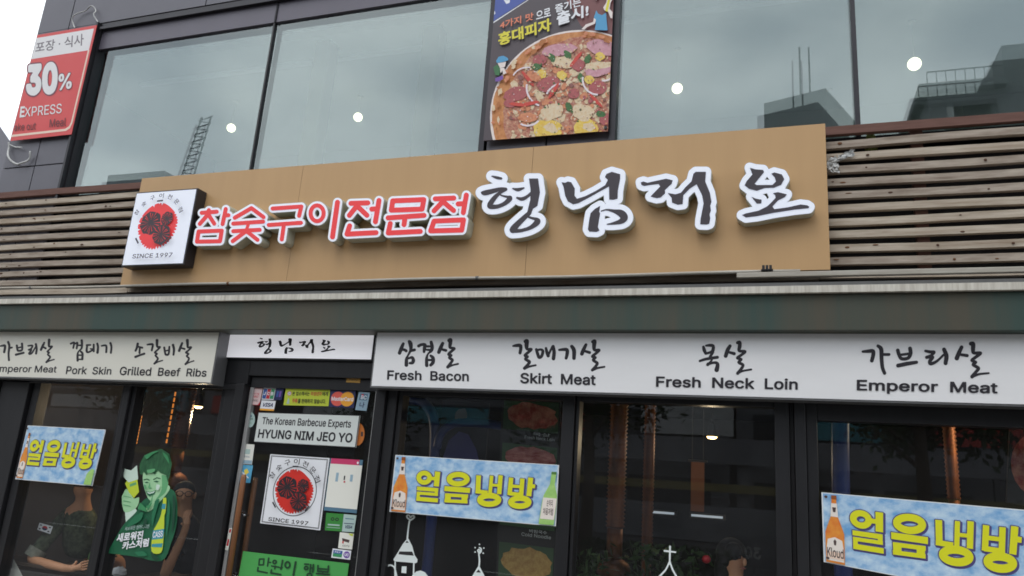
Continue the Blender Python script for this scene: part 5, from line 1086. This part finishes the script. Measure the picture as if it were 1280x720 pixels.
v = []; f = []
for i in range(9):
    for j in range(12): a = j/12*6.283; k = math.sin(math.pi*(i+.5)/9.5); v.append((p.x+(.06+rn.uniform(-.015, .015))*k*math.cos(a), .33+.05*k*math.sin(a), zT2+.0+.085*(1-math.cos(math.pi*i/9.5))/2+rn.uniform(-.006, .006)*(i > 0)))
for i in range(8):
    for j in range(12): f.append((i*12+j, i*12+(j+1) % 12, (i+1)*12+(j+1) % 12, (i+1)*12+j))
m.mesh(v, f, 'poster_white'); tag(m.build('napkin_heap', smooth=False), 'crumpled white napkins beside the herb planter', 'napkins')
p = W(122, 662, .5)
m = MB(); m.tube([(p.x, .5, zT2+.0), (p.x, .5, zT2+.12), (p.x, .5, zT2+.17), (p.x, .5, zT2+.24)], .03, 'soju_dk', 14, rads=[.032, .032, .012, .012]); tag(m.build('bottle', smooth=True), 'slim bottle on the table behind window post left of cut-out man', 'bottle')

p0, p1 = W(0, 700, .3), W(22, 716, .3)
P = Print([(-12, 688), (14, 694), (30, 724), (-14, 724)], .21, 'pot_white', .004); P.build('paper_sheet', 'white paper sheet leaning at the table end by the lower left frame corner', 'paper')
def gap_glow(px0, py0, px1, y, label):  # glowing bar added to stand in for a bright gap reflected from the street
    a, b = W(px0, py0, y), W(px1, py0, y); m = MB(); m.box(a.x, b.x, y, y+.06, a.z-.012, a.z+.012, 'gap_glow_lit'); m.box(a.x-.03, b.x+.03, y+.062, y+.12, a.z-.03, a.z+.03, 'lamp_metal')
    tag(m.build('glow_bar'), label, 'lamp', 'glow bars added at the back')
mat('gap_glow_lit', (235, 245, 255), .5, emit=((225, 240, 255), .3))
gap_glow(803, 639, 842, 4.2, 'left white glow bar added for the bright reflected gap, low behind the wide dark window'); gap_glow(864, 644, 903, 4.2, 'right white glow bar added for the bright reflected gap, low behind the wide dark window')
mat('cloth_orange', (104, 66, 46), .9, var=(4, .5, (80, 50, 36)))
a_, b_ = W(864, 577, 3.0), W(880, 640, 3.0); m = MB(); m.box(a_.x, b_.x, 3.0, 3.012, b_.z, a_.z, 'cloth_orange'); m.tube([(a_.x-.03, 3.0, a_.z+.01), (b_.x+.03, 3.0, a_.z+.01)], .012, 'lamp_metal', 8)
for xx in (a_.x+.01, b_.x-.01): m.tube([(xx, 3.0, a_.z+.01), (xx, 3.0, 2.7)], .004, 'lamp_metal', 5)
tag(m.build('hanging_banner'), 'narrow orange cloth banner hanging behind the wide dark window', 'banner')
def plant(px, py, y, w_, h_, n, label, flower=None, seed=1):
    c0 = W(px, py, y); t = thing('potted_plant', label, 'plant', (c0.x, y, .05), 'plants inside the windows'); rr = random.Random(seed)
    m = MB(); m.tube([(c0.x, y, .05), (c0.x, y, .35), (c0.x, y, .4)], .15, 'lamp_metal', 18, rads=[.12, .16, .17]); m.build('pot', t, smooth=True)
    m = MB()
    for i in range(7): m.tube([(c0.x, y, .38), (c0.x+rr.uniform(-.5, .5)*w_, y+rr.uniform(-.1, .1), c0.z-rr.uniform(0, .2))], .008, 'leafgreen', 5)
    m.build('stem', t)
    m = MB()
    for i in range(n):
        k = rr.random(); c = Vector((c0.x+rr.gauss(0, .35)*w_, y+rr.gauss(0, .09), c0.z-h_*rr.random()**1.3-.12*abs(rr.gauss(0, 1))*0)); d = Vector((rr.uniform(-1, 1), rr.uniform(-1, 1), rr.uniform(-.6, 1))).normalized()*rr.uniform(.025, .06); e = d.cross(Vector((rr.random(), rr.random(), rr.random()))).normalized()*d.length*.4
        m.face([c-d, c+e, c+d, c-e], 'leafgreen')
    m.build('leaves', t, fix=False)
    if flower: f_ = W(*flower, y-.1); m = MB(); m.ellipsoid(f_, (.03, .03, .028), 'st_red', 10, 7); m.build('flower', t, smooth=True)
plant(826, 684, .8, .42, .55, 420, 'bushy green plant with a red flower behind the church doodle', (883, 699), 3)
plant(735, 690, .55, .22, .5, 160, 'small leafy plant at left end of the wide dark window', None, 5)
# ------------------------------------------------------------------ upstairs globe lamps
def globe(px, py, y, label, r):
    p = W(px, py, y); t = thing('globe_lamp', label, 'lamp', (p.x, y, p.z), 'round lit lamps upstairs')
    m = MB(); m.ellipsoid((p.x, y, p.z), (r, r, r), 'globe', 20, 12); m.build('globe', t, smooth=True)
    m = MB(); m.tube([(p.x, y, 5.515), (p.x, y, p.z+r)], .003, 'pot_white', 6); m.tube([(p.x, y, 5.515), (p.x, y, 5.5)], .03, 'pot_white', 12); m.build('stem', t)
globe(289, 160, 1.2, 'lit globe lamp in leftmost upper window', .047); globe(447.5, 146.5, 1.4, 'lit globe lamp in upper window left of the pizza poster', .047); globe(846.5, 110.5, 1.2, 'lit globe lamp in upper window just right of the pizza poster', .047); globe(1143, 80, 1.2, 'lit globe lamp in rightmost upper window', .052); globe(1036, 103.5, 2.2, 'smallest lit lamp, farther back above the right end of the tan sign', .03)

# ------------------------------------------------------------------ across the street (seen in the windows)
mat('opp_grey', (140, 142, 146), .8, var=(.4, .5, (76, 78, 80))); mat('opp_dark', (128, 130, 134), .8, var=(.5, .6, (100, 104, 106))); mat('opp_yellow', (128, 120, 72), .8); mat('opp_pale', (190, 192, 190), .8); mat('opp_glass', (40, 46, 52), .2)
def opp(x0, x1, y, h, mm, label, d=12, wins=True):
    t = thing('street_building', label, 'building', ((x0+x1)/2, y, 0), 'buildings across the street')
    m = MB(); m.box(x0, x1, y-d, y, -.1, h, mm); m.build('wall', t)
    if wins:
        n = 0
        for k in range(int(h//3.2)):
            m = MB(); m.box(x0+.8, x1-.8, y-.05, y+.06, 1.0+3.2*k, 2.6+3.2*k, 'opp_glass'); m.build('window', t)
    return t
xs_ = [-92, -76, -61, -47, -34, -22, -12, -2, 9, 22, 38]; hs = [13, 15, 12, 16, 13, 15, 12, 15, 13, 14]
names = ['plain grey', 'dark', 'narrow grey', 'tall dark', 'low grey', 'dark banded', 'lower grey', 'dark corner', 'plain', 'farthest grey']
for i in range(10): opp(xs_[i], xs_[i+1]-.3, -33-(i % 3), hs[i], ['opp_grey', 'opp_dark'][i % 2], names[i]+' block across the street reflected in the shop windows')
m = MB(); m.box(-60, 20, -30.5, -30.2, 3.2, 4.3, 'opp_grey'); m.box(-60, 20, -30.52, -30.18, 2.0, 2.35, 'opp_yellow'); m.box(-60, 20, -30.4, -30.3, -.1, 1.4, 'opp_dark')
for i in range(16): m.box(-60+i*5.3, -59.6+i*5.3, -30.6, -30.55, -.1, 4.3, 'opp_dark')
tag(m.build('site_hoarding'), 'long grey and yellow banded hoarding across the street', 'hoarding')
mat('bark', (92, 80, 68), .9, var=(6, .5, (60, 52, 44)))
def street_tree(x, y, h, seed, label):
    t = thing('street_tree', label, 'tree', (x, y, -.14), 'trees across the street'); rr = random.Random(seed)
    m = MB(); m.tube([(x, y, -.14), (x+.05, y, h*.3), (x, y+.1, h*.55), (x+.1, y, h*.8)], .14, 'bark', 10, rads=[.17, .13, .1, .04])
    for i in range(7): a = rr.uniform(0, 6.28); z = h*rr.uniform(.35, .6); m.tube([(x, y, z), (x+1.0*math.cos(a), y+1.0*math.sin(a), z+.9)], .05, 'bark', 6, rads=[.06, .02])
    m.build('trunk', t, smooth=True)
    m = MB(); cl = [(x+rr.uniform(-1.5, 1.5), y+rr.uniform(-1.4, 1.4), h*rr.uniform(.45, .95)) for _ in range(22)]
    for i in range(2600):
        q = rr.choice(cl); c = Vector((q[0]+rr.gauss(0, .33), q[1]+rr.gauss(0, .33), q[2]+rr.gauss(0, .28))); d = Vector((rr.uniform(-1, 1), rr.uniform(-1, 1), rr.uniform(-1, 1))).normalized()*.11; e = d.orthogonal().normalized()*.055
        m.face([c-d, c+e, c+d, c-e], 'leafgreen')
    m.build('crown', t, fix=False)
for i, (x, y, h, l) in enumerate(((-4.2, -12.5, 6.4, 'street tree nearest the road sign'), (2.6, -12, 6.8, 'street tree at right across the road'), (-10.5, -13, 6.2, 'street tree facing the glass door'), (-18, -12.6, 6.6, 'street tree at left across the road'), (-26, -13.2, 6.4, 'farthest left street tree across the road'))): street_tree(x, y, h, 20+i, l)
mat('sg_teal', (70, 140, 150), .6); mat('sg_red', (190, 70, 60), .6)
rs = random.Random(9)
for i in range(14):
    x = -62+i*6.2; t = thing('shop_fascia', '%s shop fascia across the street, number %d bay from left' % (['pale', 'teal', 'red'][i % 3], i+1), 'shop sign', (x, -31.5, 4.6), 'shop fascias across the street')
    m = MB(); m.box(x, x+rs.uniform(3.2, 5.2), -31.6, -31.3, 4.5, rs.uniform(5.2, 6.0), ['opp_pale', 'sg_teal', 'sg_red'][i % 3]); m.build('panel', t)
# tall blocks and crane mirrored in the upper windows
def mirror(px, py, d):
    p = W(px, py, GY_UP); k = (p-EYE); k = k/k.y; return Vector((p.x+k.x*d, GY_UP-d, p.z+k.z*d))
A = [mirror(955, 129, 60), mirror(1032, 110, 60), mirror(1066, 160, 60)]
t = thing('tower_block', 'dark tower block with sloping top mirrored right of the tan sign', 'building', (A[1].x, -60, 0))
x0, x1, x2 = A[0].x, A[1].x, A[2].x+4
m = MB(); v = [(x0, -60, 0), (x1, -60, 0), (x1, -60, A[1].z), (x0, -60, A[0].z), (x2, -72, 0), (x2, -72, A[1].z-4)]
m.mesh([(x0, -60, 0), (x1, -60, 0), (x2, -68, 0), (x0, -78, 0), (x0, -60, A[0].z), (x1, -60, A[1].z), (x2, -68, A[1].z-4), (x0, -78, A[0].z-3)], [(0, 1, 5, 4), (1, 2, 6, 5), (2, 3, 7, 6), (3, 0, 4, 7), (4, 5, 6, 7), (3, 2, 1, 0)], 'opp_dark'); m.build('wall', t)
m = MB()
for px in (1001, 1013): b_ = mirror(px, 118, 60); m.tube([(b_.x, -60.5, b_.z-1), (b_.x, -60.5, b_.z+5)], .08, 'opp_dark', 6)
m.build('antenna', t)
A = [mirror(1160, 118, 45), mirror(1255, 92, 45), mirror(1300, 68, 45)]
t = thing('concrete_block', 'dark flat roofed block with rooftop railing mirrored at upper right', 'building', (A[1].x, -45, 0))
m = MB(); m.box(A[0].x, A[1].x, -58, -45, 0, A[0].z, 'opp_dark'); m.box(A[1].x+.01, A[1].x+24, -58, -45, 0, A[1].z+2, 'opp_dark'); m.box(A[0].x-.6, A[1].x, -58.5, -44.4, A[0].z+.01, A[0].z+.5, 'opp_dark'); m.build('wall', t)
m = MB()
for i in range(6): x = A[0].x+1+i*(A[1].x-A[0].x-2)/6; m.box(x, x+.9, -45.1, -44.97, A[0].z-2.2, A[0].z-1.0, 'opp_pale' if i < 1 else 'opp_glass')
m.build('window', t)
m = MB()
for i in range(9): x = A[0].x+i*(A[1].x-A[0].x)/8; m.box(x-.02, x+.02, -44.9, -44.84, A[0].z+.5, A[0].z+1.5, 'opp_dark')
m.box(A[0].x, A[1].x, -44.9, -44.84, A[0].z+1.5, A[0].z+1.56, 'opp_dark'); m.build('railing', t)
A = [mirror(135, 219, 60), mirror(205, 214, 60)]
t = opp(min(A[0].x, A[1].x), max(A[0].x, A[1].x), -60, A[0].z, 'opp_grey', 'flat roofed block mirrored low in the leftmost upper window', 12, False)
A = [mirror(235, 219, 70), mirror(258, 146, 70)]
t = thing('tower_crane', 'lattice tower crane jib mirrored in leftmost upper window', 'crane', (A[0].x, -70, 0))
m = MB(); d = (A[1]-A[0]); n = 16; sd = Vector((1.1, 0, 0))
for s in (-1, 1): m.tube([A[0]+sd*s-d*.4, A[1]+sd*s*.7], .13, 'opp_dark', 5)
for i in range(n): a = A[0]+d*(i/n); b = A[0]+d*((i+1)/n); m.tube([a-sd*(1 if i % 2 else -1), b+sd*(1 if i % 2 else -1)], .08, 'opp_dark', 4)
m.build('jib', t)
m = MB(); b0 = A[0]-d*.4; m.tube([(b0.x, -70, 0), tuple(b0)], .9, 'opp_dark', 6); m.build('mast', t)
# hedge, 30 sign
m = MB(); rh = random.Random(4)
for i in range(1500):
    c = Vector((rh.uniform(-3.4, -.8), -9+rh.uniform(-.3, .3), -.14+.95*rh.random()**.7)); d = Vector((rh.uniform(-1, 1), rh.uniform(-1, 1), rh.uniform(-1, 1))).normalized()*.06; e = d.orthogonal().normalized()*.03
    m.face([c-d, c+e, c+d, c-e], 'leafgreen')
kind(m.build('hedge', fix=False), 'stuff')
tag(bpy.data.objects['hedge'], 'low green hedge along the far side of the street', 'hedge')
p = W(941, 691, GY_LO); k = (p-EYE)/(p.y-EYE.y); p = p+Vector((k.x*12, -12, k.z*12))
t = thing('speed_sign', 'dark board with number thirty mirrored in the wide window', 'sign', (p.x, p.y, -.14))
m = MB(); m.box(p.x-.45, p.x+.45, p.y-.03, p.y, p.z-.3, p.z+.3, 'opp_dark'); v, f, _ = textmesh('30', .03); m.mesh([(p.x+.16-x*.32, p.y+.004, p.z+.12-yy*.24) for x, yy in v], f, 'opp_pale'); m.build('panel', t)
m = MB(); m.box(p.x-.03, p.x+.03, p.y-.08, p.y-.032, -.14, p.z+.2, 'opp_grey'); m.build('post', t)
